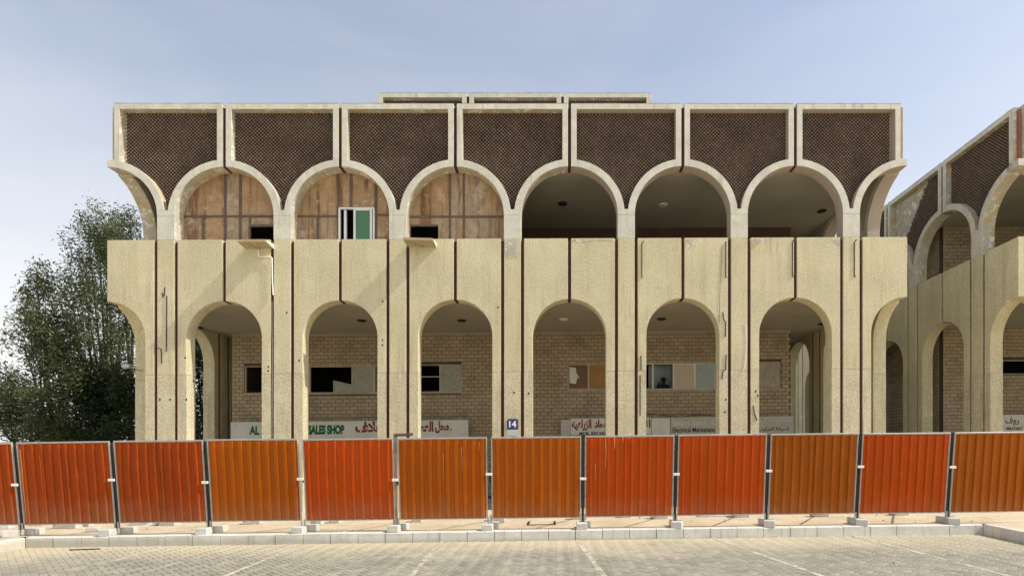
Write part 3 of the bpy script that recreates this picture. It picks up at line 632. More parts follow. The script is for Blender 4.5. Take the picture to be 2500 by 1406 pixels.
B1 = infill(1, [(547, 553, 400, 590), (584, 590, 400, 590), (493, 499, 530, 590), (430, 680, 526, 531), (608, 613, 531, 553), (607, 612, 553, 590), (612, 680, 549, 554)], 0,
       [(425, 547, 400, 526, pw), (553, 584, 400, 526, pg), (590, 690, 400, 526, pw), (425, 493, 531, 590, pg), (499, 547, 531, 590, pw), (553, 584, 531, 590, pg), (590, 608, 531, 590, pg), (613, 690, 531, 549, pg)], [])
B2 = infill(2, [(823, 829, 400, 590), (854, 860, 400, 505), (914, 921, 430, 590), (715, 823, 526, 530), (921, 960, 523, 527), (773, 778, 530, 590)], 0,
       [(715, 823, 400, 526, pw), (829, 854, 400, 505, pw), (860, 914, 400, 505, pw), (921, 965, 420, 523, pw), (921, 965, 527, 590, pw), (715, 773, 530, 590, pg), (778, 823, 530, 590, pg)], [])
B3 = infill(3, [(1096, 1101, 400, 590), (1130, 1135, 400, 590), (990, 1240, 527, 532), (1000, 1070, 549, 553)], 0,
       [(985, 1096, 400, 527, pw), (1101, 1130, 400, 527, pg), (1135, 1185, 400, 527, pg), (1185, 1245, 400, 527, pw), (985, 1096, 532, 550, pg), (1070, 1096, 550, 590, pg), (985, 1002, 550, 590, pg), (1101, 1130, 532, 590, pg), (1135, 1245, 532, 590, pg)], [])
# white sliding window in the second infill
Yw = D+T-.03
wx = lambda p: xat(p, Yw)
rt = empty('sliding_window', (wx(871), Yw, V(wx(871), 0, ZP)[2]), 'white framed sliding window with a green pane set in the plywood of the second arch', 'window')
zt, zb_ = zat(870, 507, Yw), ZP-.1
def bar(x0_, x1_, z0_, z1_, dy=0, nm='frame'):
    m_ = MB(); m_.box(wx(x0_), wx(x1_), Yw-.03+dy, Yw+.05+dy, z0_, z1_, lambda x, y, z: V(x, y, z)); m_.build(nm, 'white_frame', rt)
bar(828, 914, zt-.05, zt); bar(827, 831, zb_, zt-.051); bar(911, 915, zb_, zt-.051); bar(840, 845.5, zb_, zt-.08, .02, 'sash'); bar(864, 869, zb_, zt-.052, -.01, 'sash'); bar(904, 909, zb_, zt-.052, -.01, 'sash'); bar(869.5, 903.5, zt-.10, zt-.053, -.01, 'sash')
m_ = MB(); m_.box(wx(869.2), wx(903.8), Yw+.0, Yw+.012, zb_, zt-.1, lambda x, y, z: V(x, y, z)); m_.build('pane', 'green_panel', rt)

# ------------------------------------------------------------------ signs and lettering
def lettering(body, x0_, x1_, z0_, z1_, Y, mat, parent, name='lettering', bold=0, slant=0):
    cu = bpy.data.curves.new('t', 'FONT'); cu.body = body; cu.size = 1; cu.extrude = .004; cu.offset = bold; cu.shear = slant
    o = bpy.data.objects.new('t', cu); C.objects.link(o); dg = bpy.context.evaluated_depsgraph_get(); me = bpy.data.meshes.new_from_object(o.evaluated_get(dg)); bpy.data.objects.remove(o); bpy.data.curves.remove(cu)
    if not len(me.vertices): return None
    n = len(me.vertices); a_ = np.zeros(n*3); me.vertices.foreach_get('co', a_); a_ = a_.reshape(-1, 3); mn, mxx = a_.min(0), a_.max(0)
    X = x0_+(a_[:, 0]-mn[0])/(mxx[0]-mn[0])*(x1_-x0_); Z = z0_+(a_[:, 1]-mn[1])/(mxx[1]-mn[1])*(z1_-z0_); Yy = Y-.003-a_[:, 2]*.6
    off = Vector((0, 0, 0)); p = parent
    while p is not None: off += p.location; p = p.parent
    b_ = np.stack([X-off.x, Yy-off.y, Z+EYE+SL*X-off.z], 1); me.vertices.foreach_set('co', b_.ravel()); me.materials.clear(); me.materials.append(MATS[mat]); me.name = name
    for pl_ in me.polygons: pl_.material_index = 0
    o = bpy.data.objects.new(name, me); C.objects.link(o); o.parent = parent; return o
ar_ = lambda s: s[::-1]
def board(name, px0, px1, yt0, yb0, Y, mat, label, cat='sign', th=.12, grp=None):
    x0_, x1_ = xat(px0, Y), xat(px1, Y); z0_, z1_ = zat(px0, yb0, Y), zat(px0, yt0, Y)
    rt = empty(name, ((x0_+x1_)/2, Y, V((x0_+x1_)/2, 0, z0_)[2]), label, cat, grp); m_ = MB(); m_.box(x0_, x1_, Y, Y+th, z0_, z1_, lambda x, y, z: V(x, y, z)); m_.build('board', mat, rt, bevel=.012); return rt, z0_, z1_
YS = YB-.42
s1, z0_, z1_ = board('shop_sign', 563, 1143, 1030, 1073, YS, 'sign_white', 'long white shop fascia with green SALES SHOP lettering and red Arabic words', th=.14)
L_ = lambda t, a_, b_, ya, yb, mt, pr_, Y=YS, bold=0, slant=0: lettering(t, xat(a_, Y), xat(b_, Y), zat((a_+b_)/2, yb, Y), zat((a_+b_)/2, ya, Y), Y, mt, pr_, bold=bold, slant=slant)
L_('AL A', 609, 652, 1039, 1061, 'ink_green', s1, bold=.04); L_('SALES SHOP', 752, 841, 1037, 1060, 'ink_green', s1, bold=.06)
L_(ar_('\uFECB\uFEFC\uFED1'), 867, 935, 1028, 1055, 'ink_red', s1, bold=.05); L_(ar_('\uFE8D\uFEDF\uFECC\uFEE4\uFEAA'), 1012, 1058, 1028, 1054, 'ink_red', s1, bold=.05); L_(ar_('\uFEE3\uFEA4\uFEDE'), 1062, 1096, 1027, 1057, 'ink_red', s1, bold=.05)
L_('.', 1099, 1103, 1047, 1051, 'ink_red', s1)
s2, _, _ = board('shop_sign', 1393, 1590, 1021, 1062, YS, 'sign_white', 'white sign with dark red Arabic lettering over a MOB phone number', th=.1)
L_(ar_('\uFEE3\uFEEE\uFE8D\uFEA9'), 1451, 1481, 1024, 1049, 'ink_red', s2, bold=.045); L_(ar_('\uFE8D\uFEDF'), 1574, 1588, 1023, 1043, 'ink_red', s2, bold=.02)
L_(ar_('\uFE8D\uFEDF\uFEB0\uFEAD\uFE8D\uFECB\uFEF4\uFEEA'), 1396, 1444, 1023, 1052, 'ink_red', s2, bold=.045)
L_('MOB. 050 542', 1414, 1479, 1053.5, 1061, 'ink_black', s2, bold=.03)
o, _, _ = board('sign_board', 1591, 1636, 1020, 1062, YS, 'sign_white', 'blank white board between the red Arabic sign and the grey electrical sign', th=.1)
o, _, _ = board('concrete_slab', 1369, 1392.5, 1024, 1064, YS+.03, 'block_concrete', 'rough speckled slab end left of the red Arabic sign', 'slab', th=.1)
s3, _, _ = board('shop_sign', 1637.5, 1937, 1018, 1064, YS, 'sign_grey', 'grey sign reading Salam Saleh with Electrical Maintenance in black', th=.1)
L_('Salam Saleh Al', 1642, 1748, 1024, 1039, 'ink_pale', s3, bold=.005); L_('Electrical Maintenance', 1642, 1752, 1043, 1054.5, 'ink_black', s3, bold=.015)
L_(ar_('\uFEBB\uFE8E\uFEDF\uFEA2'), 1852, 1888, 1019, 1040, 'ink_pale', s3, bold=.005); L_(ar_('\uFEB3\uFE8E\uFEDF\uFEE2'), 1895, 1932, 1018, 1036, 'ink_pale', s3, bold=.005)
L_(ar_('\uFEDF\uFEBC\uFEF4\uFE8E\uFEE7\uFE94 \uFE8D\uFEDF\uFE98\uFEAE\uFEDB\uFEF4\uFE90'), 1850, 1926, 1041, 1053, 'ink_black', s3, bold=.01)
s4, _, _ = board('shop_sign', 2440, 2640, 1012, 1052, YS, 'sign_white', 'white sign with red Arabic lettering at the foot of the right hand building', th=.1)
L_(ar_('\uFEAD\uFEED\uFED1'), 2454, 2488, 1016, 1038, 'ink_red', s4, bold=.02); L_('050 6736077', 2457, 2497, 1042, 1049, 'ink_black', s4, bold=.02)
# house number plate
Yn = D-.03; xa, xb = xat(1238, Yn), xat(1265, Yn); za, zb = zat(1251, 1063, Yn), zat(1251, 1022, Yn); zm = za+(zb-za)*.36
rt = empty('number_plate', ((xa+xb)/2, Yn, V((xa+xb)/2, 0, za)[2]), 'blue and grey house number plate reading 14 on the middle pier', 'number plate')
fn = lambda u, d, z: V(u, Yn+d, z); c = .05
m_ = MB(); prism(m_, [(xa, zm), (xa, zb-c), (xa+.015, zb-.015), (xa+c, zb), (xb-c, zb), (xb-.015, zb-.015), (xb, zb-c), (xb, zm)], [], 0, .026, fn, 0, 0); m_.build('number_panel', 'plate_navy', rt)
m_ = MB(); prism(m_, [(xa, zm-.002), (xb, zm-.002), (xb, za+c), (xb-.015, za+.015), (xb-c, za), (xa+c, za), (xa+.015, za+.015), (xa, za+c)], [], .001, .026, fn, 0, 0); m_.build('lower_panel', 'plate_grey', rt)
lettering('14', xa+.06, xb-.055, zm+.07, zb-.06, Yn, 'ink_white', rt, bold=.03)

# ------------------------------------------------------------------ ceiling lights
def lamp(px, py, zc, mat, label):
    k = (HY-py)/F_PX; t = (px-CX)/F_PX; q = (t*ca-sa)/(ca+t*sa); m = -sa*q+ca; Y = zc/(k*m-SL*q); X = Y*q
    m_ = MB(); n = 16; z0 = V(X, Y, zc)[2]
    ring = []
    for r_, dz_ in ((.0, -.05), (.09, -.048), (.15, -.03), (.17, .0)): ring.append((r_, dz_))
    for r_, dz_ in ring:
        for i in range(n): m_.v.append((X+r_*math.cos(2*math.pi*i/n), Y+r_*math.sin(2*math.pi*i/n), z0+dz_))
    for j in range(3):
        for i in range(n): m_.f.append((j*n+i, j*n+(i+1) % n, (j+1)*n+(i+1) % n, (j+1)*n+i)); m_.m.append(0)
    o = m_.build('ceiling_light', mat, None, loc=(X, Y, z0)); tag(o, label, 'ceiling light', 'round ceiling lights of the arcades')
for px, py, mt, lb in ((485, 799, 'iron_rust', 'dark round ceiling fitting at the left edge of the first lower arch'), (883, 782, 'iron_rust', 'dark round ceiling fitting inside the second lower arch'), (1127, 782, 'iron_rust', 'dark round ceiling fitting inside the third lower arch'), (1376, 779, 'white_frame', 'pale round ceiling lamp inside the fourth lower arch'), (1615, 778, 'iron_rust', 'dark round ceiling fitting inside the fifth lower arch'), (2008, 790, 'iron_rust', 'dark round ceiling fitting at the right edge of the sixth lower arch')):
    lamp(px, py, ZC, mt, lb)
for px, py, mt, lb in ((1374, 497, 'iron_rust', 'small dark ceiling fitting inside the upper arch beside the plywood ones'), (1619, 500, 'white_frame', 'pale round ceiling lamp inside the fifth upper arch'), (2006, 515, 'iron_rust', 'dark ceiling fitting inside the sixth upper arch')):
    lamp(px, py, ZCU, mt, lb)

# ------------------------------------------------------------------ air conditioner shelves, pipes, rods
def shelf(xa, xb, yw, yn, label, tilt=0):
    """tray on the wall: wall edge at y=yw px, near edge at yn px; seen from below"""
    Yn_ = D-.46; x0_, x1_ = xat(xa, D), xat(xb, D); z = zat((xa+xb)/2, yw, D); rt = empty('air_conditioner_shelf', ((x0_+x1_)/2, D, V((x0_+x1_)/2, 0, z)[2]), label, 'shelf', 'air conditioner shelves under the upper arches')
    f = lambda x, y, zz: V(x, y, zz+tilt*(x-x0_)+(D-y)*.10)
    m_ = MB(); m_.box(x0_, x1_, Yn_, D-.004, z, z+.012, f); m_.build('tray', 'cream_metal', rt)
    m_ = MB(); m_.box(x0_-.012, x1_+.012, Yn_-.014, Yn_-.001, z-.01, z+.06, f); m_.build('front_rim', 'cream_metal', rt)
    for x in (x0_-.012, x1_+.001):
        m_ = MB(); m_.box(x, x+.011, Yn_, D-.005, z-.008, z+.055, f); m_.build('side_rim', 'cream_metal', rt)
    xm = (x0_+x1_)/2
    for dx in (-.3, .3, -.12, .12):
        m_ = MB(); p0 = Vector(f(xm+dx*.1, D-.02, z-.003)); p1 = Vector(f(xm+dx, Yn_+.04, z-.003)); s_ = Vector((.008, 0, 0)); d_ = Vector((0, 0, -.012))
        m_.add([tuple(p0-s_), tuple(p0+s_), tuple(p1+s_), tuple(p1-s_), tuple(p0-s_+d_), tuple(p0+s_+d_), tuple(p1+s_+d_), tuple(p1-s_+d_)], [(0, 1, 2, 3), (4, 5, 6, 7), (0, 1, 5, 4), (1, 2, 6, 5), (2, 3, 7, 6), (3, 0, 4, 7)]); m_.build('rib', 'cream_metal', rt)
    m_ = MB(); xs = x1_+.014; vs_ = [f(xs, D-.004, z+.14), f(xs, D-.4, z+.06), f(xs, D-.4, z+.02), f(xs, D-.004, z+.0), ]; vs_ += [(x+.012, y, zz) for x, y, zz in vs_]; m_.add(vs_, [(0, 1, 2, 3), (4, 5, 6, 7), (0, 1, 5, 4), (1, 2, 6, 5), (2, 3, 7, 6), (3, 0, 4, 7)]); m_.build('bracket', 'pvc_white', rt)
    return rt
shelf(602, 667, 608, 588, 'cream metal air conditioner shelf below the first upper arch with a white drain pipe')
shelf(996, 1064, 603, 580, 'cream metal air conditioner shelf below the rounded hole of the third upper arch', -.03)
def pipe(name, pxs, Y, r, mat, label, cat, group=None, n=8):
    pts = [V(*(lambda q: (q[0], Y, q[1]))(inv(px, py, Y))) for px, py in pxs]; m_ = MB(); m_.tube(pts, r, n); o = m_.build(name, mat, None, loc=pts[-1]); tag(o, label, cat, group); return o
pipe('drain_pipe', [(631, 611), (631, 624), (634, 627), (661, 627), (664, 630), (665, 690), (667, 720)], D-.05, .020, 'pvc_white', 'white plastic drain pipe running down from the left air conditioner shelf', 'pipe')
pipe('wall_pipe', [(664, 735), (664, 790), (665, 860), (664, 1080)], D+.02, .012, 'galvanised', 'thin grey pipe down the groove beside the second pier from the left', 'pipe')
pipe('cable_scrap', [(655, 655), (656, 660), (653, 664), (650, 669)], D-.01, .009, 'pvc_white', 'short white cable scrap on the wall left of the drain pipe', 'cable')
RODS = [([(1572, 588), (1567, 594), (1567, 677), (1569, 678)], 'rusty iron rod at the upper left of the fifth bay parapet'),
 ([(1772, 590), (1772, 675), (1775, 677)], 'rusty iron rod at the upper right of the fifth bay parapet'),
 ([(1938, 586), (1935, 592), (1935, 674), (1938, 676)], 'rusty iron rod beside the middle groove of the sixth bay parapet'),
 ([(2092, 585), (2086, 591), (2086, 676), (2090, 675)], 'rusty iron rod on the rightmost pier beside the groove'),
 ([(1565, 868), (1565, 903)], 'short rusty rod left of the fifth lower arch, above the long one'),
 ([(1563, 915), (1563, 1014)], 'long rusty rod low on the jamb left of the fifth lower arch'),
 ([(1765, 762), (1767, 780), (1772, 786), (1771, 822)], 'bent rusty rod right of the fifth lower arch crown'),
 ([(1773, 866), (1772, 902), (1765, 905), (1763, 925)], 'hooked rusty rod low on the jamb right of the fifth lower arch'),
 ([(402, 702), (401, 722)], 'tiny rusty stub high on the leftmost pier'), ([(396, 716), (399, 727)], 'slanting rusty stub beside the tiny one on the leftmost pier'),
 ([(407, 722), (406, 858)], 'long rusty rod down the face of the leftmost pier'),
 ([(383, 849), (393, 851), (395, 886)], 'angled rusty rod at the left groove of the leftmost pier'),
 ([(1839, 990), (1842, 1010), (1848, 1026)], 'black crooked wire low on the jamb left of the sixth lower arch')]
for pxs, lb in RODS: pipe('iron_rod', pxs, D-.012, .013, 'iron_rust', lb, 'rod', 'rusty rods left on the facade', 6)
pipe('cable', [(1820, 790), (1823, 830), (1820, 880), (1815, 905)], D-.012, .008, 'pvc_white', 'thin pale cable hanging in the groove left of the sixth lower arch', 'cable', n=5)
pipe('cable', [(1764, 600), (1760, 660), (1757, 720), (1756, 790)], D-.01, .004, 'iron_rust', 'thin wire hanging from the parapet to the fifth lower arch', 'cable', n=5)
pipe('cable', [(1577, 1009), (1620, 1013), (1660, 1018), (1700, 1012), (1748, 1015)], YS+.05, .012, 'iron_rust', 'black cable drooping along the top of the grey electrical sign', 'cable', n=5)
# small repair patches
def patch(poly, mat, label, d=-.004, Y=D):
    x, z = inv(poly[0][0], poly[0][1], Y); rt_ = [inv(a_, b_, Y) for a_, b_ in poly]; m_ = MB(); prism(m_, rt_, [], d, .01, lambda u, dd, z: V(u, Y+dd, z), 0, 0)
    return m_.build('plaster_patch', mat, main)
def blob(x0_, y0_, pts): return [(x0_+a_, y0_+b_) for a_, b_ in pts]
patch([(1233, 586), (1263, 586), (1262, 630), (1250, 631), (1234, 631)], 'concrete_peeling', '')
patch([(1671, 585), (1704, 585), (1698, 596), (1690, 599), (1686, 605), (1675, 606), (1671, 600)], 'concrete_peeling', '')
patch([(1835, 585), (1866, 585), (1858, 592), (1850, 597), (1842, 604), (1837, 611), (1835, 611)], 'concrete_peeling', '')
patch([(2030, 585), (2051, 585), (2051, 600), (2043, 597), (2036, 590)], 'concrete_peeling', '')
patch([(1395, 585), (1502, 585), (1502, 588), (1440, 589), (1425, 593), (1410, 590), (1395, 590)], 'concrete_peeling', '')
for (x_, y_) in ((452, 873), (478, 878), (472, 930), (455, 975), (655, 895), (655, 905), (1216, 750), (1225, 960), (1255, 958), (1290, 960), (1772, 975), (1770, 1005), (1845, 955), (1850, 965), (934, 735), (934, 830), (934, 842), (390, 975), (415, 975), (730, 880), (700, 763)):
    patch([(x_-1.5, y_-2), (x_+1.5, y_-2.5), (x_+2, y_+1), (x_+.5, y_+3), (x_-1.5, y_+2)], 'iron_rust', '', -.003)
# floodlight on the left side
Yf = 18.2; X_, z_ = inv(343, 900, Yf); rt = empty('floodlight', (X_, Yf, V(X_, 0, z_)[2]), 'small grey floodlight on the left corner pier', 'lamp')
m_ = MB(); m_.box(X_-.13, X_+.10, Yf-.62, Yf-.45, z_-.06, z_+.05, lambda x, y, z: V(x, y, z)); m_.build('housing', 'galvanised', rt, bevel=.01)
m_ = MB(); m_.tube([V(X_+.08, Yf-.5, z_-.02), V(X_+.1, Yf-.3, z_-.08), V(X_+.12, Yf+.0, z_-.08)], .018, 6); m_.build('bracket', 'galvanised', rt)
m_ = MB(); m_.tube([V(X_+.1, Yf-.4, z_-.06), V(X_+.06, Yf-.4, z_-.22), V(X_+.03, Yf-.4, z_-.27)], .008, 5); m_.build('cable', 'iron_rust', rt)

# ------------------------------------------------------------------ the hoarding
FY = 12.40; LEAN = .098
SEAM = [-182, 46, 281, 507, 738, 968, 1195, 1423, 1649, 1873, 2095, 2318, 2540]
COL = ['red_sheet', 'red_sheet', 'red_sheet', 'orange_sheet', 'bright_red_sheet', 'orange_sheet', 'orange_sheet', 'bright_red_sheet', 'bright_red_sheet', 'brown_orange_sheet', 'bright_red_sheet', 'brown_orange_sheet']
WORD = {'red_sheet': 'dull red', 'orange_sheet': 'orange', 'bright_red_sheet': 'bright red', 'brown_orange_sheet': 'brownish orange'}
WHERE = ['cut off by the left edge', 'in front of the tree, left of the building', 'in front of the leftmost pier', 'in front of the first lower arch', 'in front of the SALES SHOP lettering', 'below the end of the long white sign', 'directly below the number 14 plate', 'with white paint drips below the MOB sign', 'below the Electrical Maintenance sign', 'in front of the sixth lower arch', 'at the gap between the two buildings', 'cut off by the right edge']
FRH = 2.03; FRL = .25
def lean(y, h): return FY-LEAN*h+y
for i in range(12):
    xs0 = xat(SEAM[i], FY-.1)+.045; xs1 = xat(SEAM[i+1], FY-.1)-.045; wd = xs1-xs0; gz = SL*xs0
    dzp_ = R.uniform(-.012, .012); rl = R.uniform(-.004, .004)
    rt = empty('hoarding_panel', (xs0+wd/2, FY, SL*(xs0+wd/2)), WORD[COL[i]]+' corrugated hoarding panel '+WHERE[i], 'fence panel', 'corrugated hoarding panels along the pavement')
    rt.rotation_euler = (0, 0, 0)
    f = lambda x, y, h: (x, FY-LEAN*h+y, h+SL*x+dzp_+rl*(x-xs0))
    fr = .018
    for (x0_, x1_, h0, h1, nm) in ((xs0, xs1, FRH-2*fr, FRH, 'top_rail'), (xs0, xs1, FRL, FRL+1.3*fr, 'bottom_rail'), (xs0, xs0+fr*1.2, FRL+1.3*fr, FRH-2*fr, 'side_rail'), (xs1-fr*1.2, xs1, FRL+1.3*fr, FRH-2*fr, 'side_rail')):
        m_ = MB(); m_.box(x0_, x1_, -.02, .02, h0, h1, f); m_.build(nm, 'galvanised', rt, bevel=.006)
    # corrugated sheets: two per panel, lapped
    split = .5 if i in (1, 2, 7, 9) else 1.0
    spans = [(0, split), (split, 1)] if split < 1 else [(0, 1)]
    for si, (a_, b_) in enumerate(spans):
        xa_, xb_ = xs0+.028+(wd-.056)*a_, xs0+.028+(wd-.056)*b_; m_ = MB(); pit = (wd-.056)/10.0; prof = []
        top = .35 if COL[i] in ('orange_sheet', 'brown_orange_sheet') else .22
        if si == 1: xa_ -= .05
        x = xa_
        while x < xb_-1e-4:
            ph = ((x-xs0-.028)/pit) % 1; base_x = x
            for q, dd in ((0, 0), (.34, 0), (.42, -.034), (.42+top, -.034), (.50+top, 0)):
                xx = base_x+q*pit
                if xx <= xb_: prof.append((xx, dd-.0-(si*.003)))
            x = base_x+pit
        prof.append((xb_, 0)); nseg = 14; h0, h1 = FRL+.025, FRH-.04; n = len(prof)
        buck = R.uniform(-.012, .012); bow = R.uniform(-.008, .012); dents = [(R.uniform(xa_, xb_), R.uniform(h0, h1), R.uniform(.04, .12), R.uniform(-.012, .012)) for _ in range(5)]
        for j in range(nseg+1):
            hh = h0+(h1-h0)*j/nseg
            for (xx, dd) in prof:
                cu_ = math.sin(math.pi*j/nseg); edge = (1-abs(2*(xx-xa_)/(xb_-xa_)-1))
                m_.v.append(f(xx+buck*cu_*.8*(0 if xx in (xa_, xb_) else 1), dd-bow*cu_*edge*2+R.gauss(0, .001)+sum(dv*math.exp(-((xx-dx)**2+(hh-dh)**2)/dr_**2) for dx, dh, dr_, dv in dents)-(.012*cu_*math.exp(-((xx-xb_)/.12)**2) if (split < 1 and si == 0) else 0), hh))
        for j in range(nseg):
            for q in range(n-1): m_.f.append((j*n+q, j*n+q+1, (j+1)*n+q+1, (j+1)*n+q)); m_.m.append(0)
        o = m_.build('sheet', COL[i], rt, recalc=False)
    if i in (1, 5, 7):  # bright glints on the sheet drawn as colour strips, beside real paint drips
        for (xp0, y0_, y1_, wpx) in ((54, 1095, 1272, 4), (100, 1108, 1270, 1.6)) if i == 1 else ((1083, 1106, 1175, 1.8), (1128, 1090, 1152, 2), (1171, 1078, 1098, 2)) if i == 5 else ((1479, 1066, 1142, 2.5), (1454, 1132, 1172, 1.6), (1500, 1066, 1096, 3), (1521, 1066, 1079, 2), (1536, 1066, 1075, 1.6), (1560, 1066, 1071, 1.4)):
            X_ = xat(xp0, FY-.17); m_ = MB(); ha = EYE+zat(xp0, y1_, FY-.1); hb = EYE+zat(xp0, y0_, FY-.17); wv = wpx*.009/2
            n_ = 5; vv = []
            for q in range(n_+1):
                hh = ha+(hb-ha)*q/n_; ww = wv*(.35+.65*q/n_); xo = R.uniform(-.006, .006); vv += [f(X_-ww+xo, -.0295, hh), f(X_+ww+xo, -.0365, hh)]
            m_.add(vv, [(2*q, 2*q+1, 2*q+3, 2*q+2) for q in range(n_)]); m_.build('drip_glint_strip', 'scratch_glint', rt, recalc=False)
def conc(x, y, wx_, wy, hz, label, rot=0, hollow=False, z=0, grp='concrete blocks holding the hoarding down', cat='concrete block', mat='block_concrete', name='concrete_block'):
    m_ = MB(); m_.box(-wx_/2, wx_/2, -wy/2, wy/2, 0, hz); o = m_.build(name, mat, None, bevel=.012); o.location = (x, y, SL*x+z); o.rotation_euler = (R.gauss(0, .012), R.gauss(0, .015)-0*SL, rot); tag(o, label, cat, grp); return o
ORD = ['', 'leftmost', 'second', 'third', 'fourth', 'fifth', 'sixth', 'seventh', 'eighth', 'ninth', 'tenth', 'eleventh']
ROT = [0, .5, .12, .12, .05, .03, .03, -.02, -.3, -.35, -.3, -.35]
for i in range(1, 12):
    X_ = xat(SEAM[i], FY-.05); od = ORD[i]+(' fence joint' if i == 1 else ' fence joint from the left')
    gz = SL*X_
    # brace: clamp, raking strut and foot
    rt = empty('fence_brace', (X_, FY, gz), 'galvanised raking brace and clamp behind the '+od, 'brace', 'braces behind the hoarding')
    hcl = [0, 1.18, 1.32, 1.28, 1.26, 1.24, 1.36, 1.24, 1.34, 1.38, 1.44, 1.42][i]
    hcl = EYE+zat(SEAM[i], [0, 1183, 1171, 1177, 1169, 1171, 1157, 1168, 1157, 1149, 1139, 1140][i], FY-LEAN*1.2)
    m_ = MB(); m_.box(X_-.07, X_+.07, FY-LEAN*hcl-.05, FY-LEAN*hcl-.022, hcl-.028+gz, hcl+.028+gz); m_.build('clamp', 'pvc_white', rt, bevel=.005)
    for hh in (FRL-.02, FRL+.10):
        pass
    m_ = MB()
    for dx in (-.034, .034): m_.tube([(X_+dx, FY-.0, gz+.14), (X_+dx, FY-.02, gz+FRL+.03)], .017, 8)
    m_.build('foot_spigot', 'galvanised', rt)
    m_ = MB(); yb_ = 14.15+R.uniform(-.1, .1); m_.tube([(X_+R.uniform(-.01, .01), FY-LEAN*hcl+.03, gz+hcl), (X_+R.uniform(-.05, .05), yb_, gz+.16)], .022, 8); m_.build('strut', 'iron_rust', rt)  # strut coloured near black to carry the shade inside the panel gap
    if i not in (4, 5, 6):
        m_ = MB(); m_.box(X_-.028, X_+.028, .03, .07, .14, 2.0, lambda x, y, h: (x, FY-LEAN*h+y, h+gz)); m_.build('post', 'steel_shade', rt)  # shade of the gap put into the post's dark colour
    # blocks
    rr = ROT[i]
    conc(X_-.03+(.05 if i > 7 else -.06*(i < 3)), FY-.12, .235, .30, .145, 'concrete block in front of the '+od, rr)
    conc(X_+.06+(.05 if i < 5 else .0), FY+.20, .235, .26, .145, 'concrete block just behind the '+od, -rr*.5+R.uniform(-.1, .1))
    conc(X_-.02+R.uniform(-.04, .04), yb_+.02, .40 if i not in (4, 5) else .25, .24, .17, 'rear concrete block under the brace foot of the '+od, R.uniform(-.1, .1))
# pale timber post and grey batten above the fifth joint
X_, z_ = inv(967, 1066, FY+.12)
m_ = MB(); m_.box(X_-.05, X_+.05, FY+.06, FY+.13, 0+SL*X_, 2.13+SL*X_); o = m_.build('timber_post', 'sand', None); tag(o, 'pale timber post standing in the gap of the fifth fence joint', 'post')
Xa = xat(962, FY); Xb = xat(1007, FY); zz = EYE+zat(985, 1062, FY); m_ = MB(); m_.box(Xa, Xb, FY+.0, FY+.05, zz-.03, zz+.035, lambda x, y, z: (x, y, z+SL*x+.04*(x-Xa))); o = m_.build('timber_batten', 'batten', None); tag(o, 'grey weathered timber offcut lying across the top of the fence', 'batten')
# loose things on the pavement behind and before the fence
def gpix(px, py): return ground(px, py, -EYE)
LOOSE = [(165, 1289, .55, .2, .17, 'long dark concrete block under the second panel on the left', 0), (228, 1297, .22, .18, .1, 'small broken concrete lump left of the second fence joint', .4), (345, 1280, .42, .2, .15, 'concrete block lying below the third panel from the left', .2), (10, 1290, .3, .25, .12, 'brown stone lump at the left edge of the pavement', .3), (95, 1282, .3, .2, .12, 'concrete lump behind the second panel from the left', .1), (775, 1280, .26, .2, .14, 'dark hollow block behind the fence near the fourth joint', 0), (1225, 1275, .16, .16, .16, 'dark block behind the fence near the sixth joint', 0), (1525, 1262, .3, .2, .12, 'dark block of rubble below the panel with paint drips', .1), (388, 1281, .2, .18, .12, 'cream stone block right of the third panel foot', .3)]
for px, py, a_, b_, c_, lb, r_ in LOOSE:
    x, y = gpix(px, py); conc(x, y, a_, b_, c_, lb, r_, grp='loose blocks and rubble on the pavement', cat='rubble', name='rubble_block')
for q in range(46):
    pass
m_ = MB()
for q in range(420):
    x = R.uniform(-12, 12); y = R.uniform(KY+.2, 15); s_ = abs(R.gauss(0, .018))+.006
    if R.random() < .35: x = R.uniform(-12, 12); y = R.uniform(8.3, KY-.05); zo = -KH; s_ *= .55
    else: zo = 0
    c0 = gp(x, y, zo); m_.add([(c0[0]+R.uniform(-s_, s_)*1.3, c0[1]+R.uniform(-s_, s_), c0[2]-.004) for _ in range(4)]+[(c0[0], c0[1], c0[2]+s_*.8)], [(0, 1, 4), (1, 2, 4), (2, 3, 4), (3, 0, 4)])
m_.build('gravel', 'block_concrete', None, kind='stuff')
# drain cover and boards
x0_, y0_ = gpix(1322, 1277)
rt = empty('manhole_cover', (x0_, y0_, SL*x0_), 'square sand covered manhole cover on the pavement behind the fence', 'manhole cover')
m_ = MB(); m_.box(x0_-.28, x0_+.28, y0_-.28, y0_+.28, .0, .022, lambda x, y, z: (x, y, z+SL*x)); m_.build('cover', 'sand', rt, bevel=.008)
m_ = MB(); prism(m_, [(x0_-.34, y0_-.34), (x0_-.34, y0_+.34), (x0_+.34, y0_+.34), (x0_+.34, y0_-.34)], [[(x0_-.295, y0_-.295), (x0_-.295, y0_+.295), (x0_+.295, y0_+.295), (x0_+.295, y0_-.295)]], .001, .014, lambda u, d, z: (u, z, d+SL*u), 0, 0); m_.build('rim', 'iron_rust', rt)
x0_, y0_ = gpix(1755, 1260); m_ = MB(); m_.box(-.55, .55, -.11, .11, 0, .03); o = m_.build('board', 'white_frame', None); o.location = (x0_, y0_, SL*x0_+.005); o.rotation_euler = (0, 0, -.05); tag(o, 'white board lying flat on the sand behind the bright red panel', 'board')
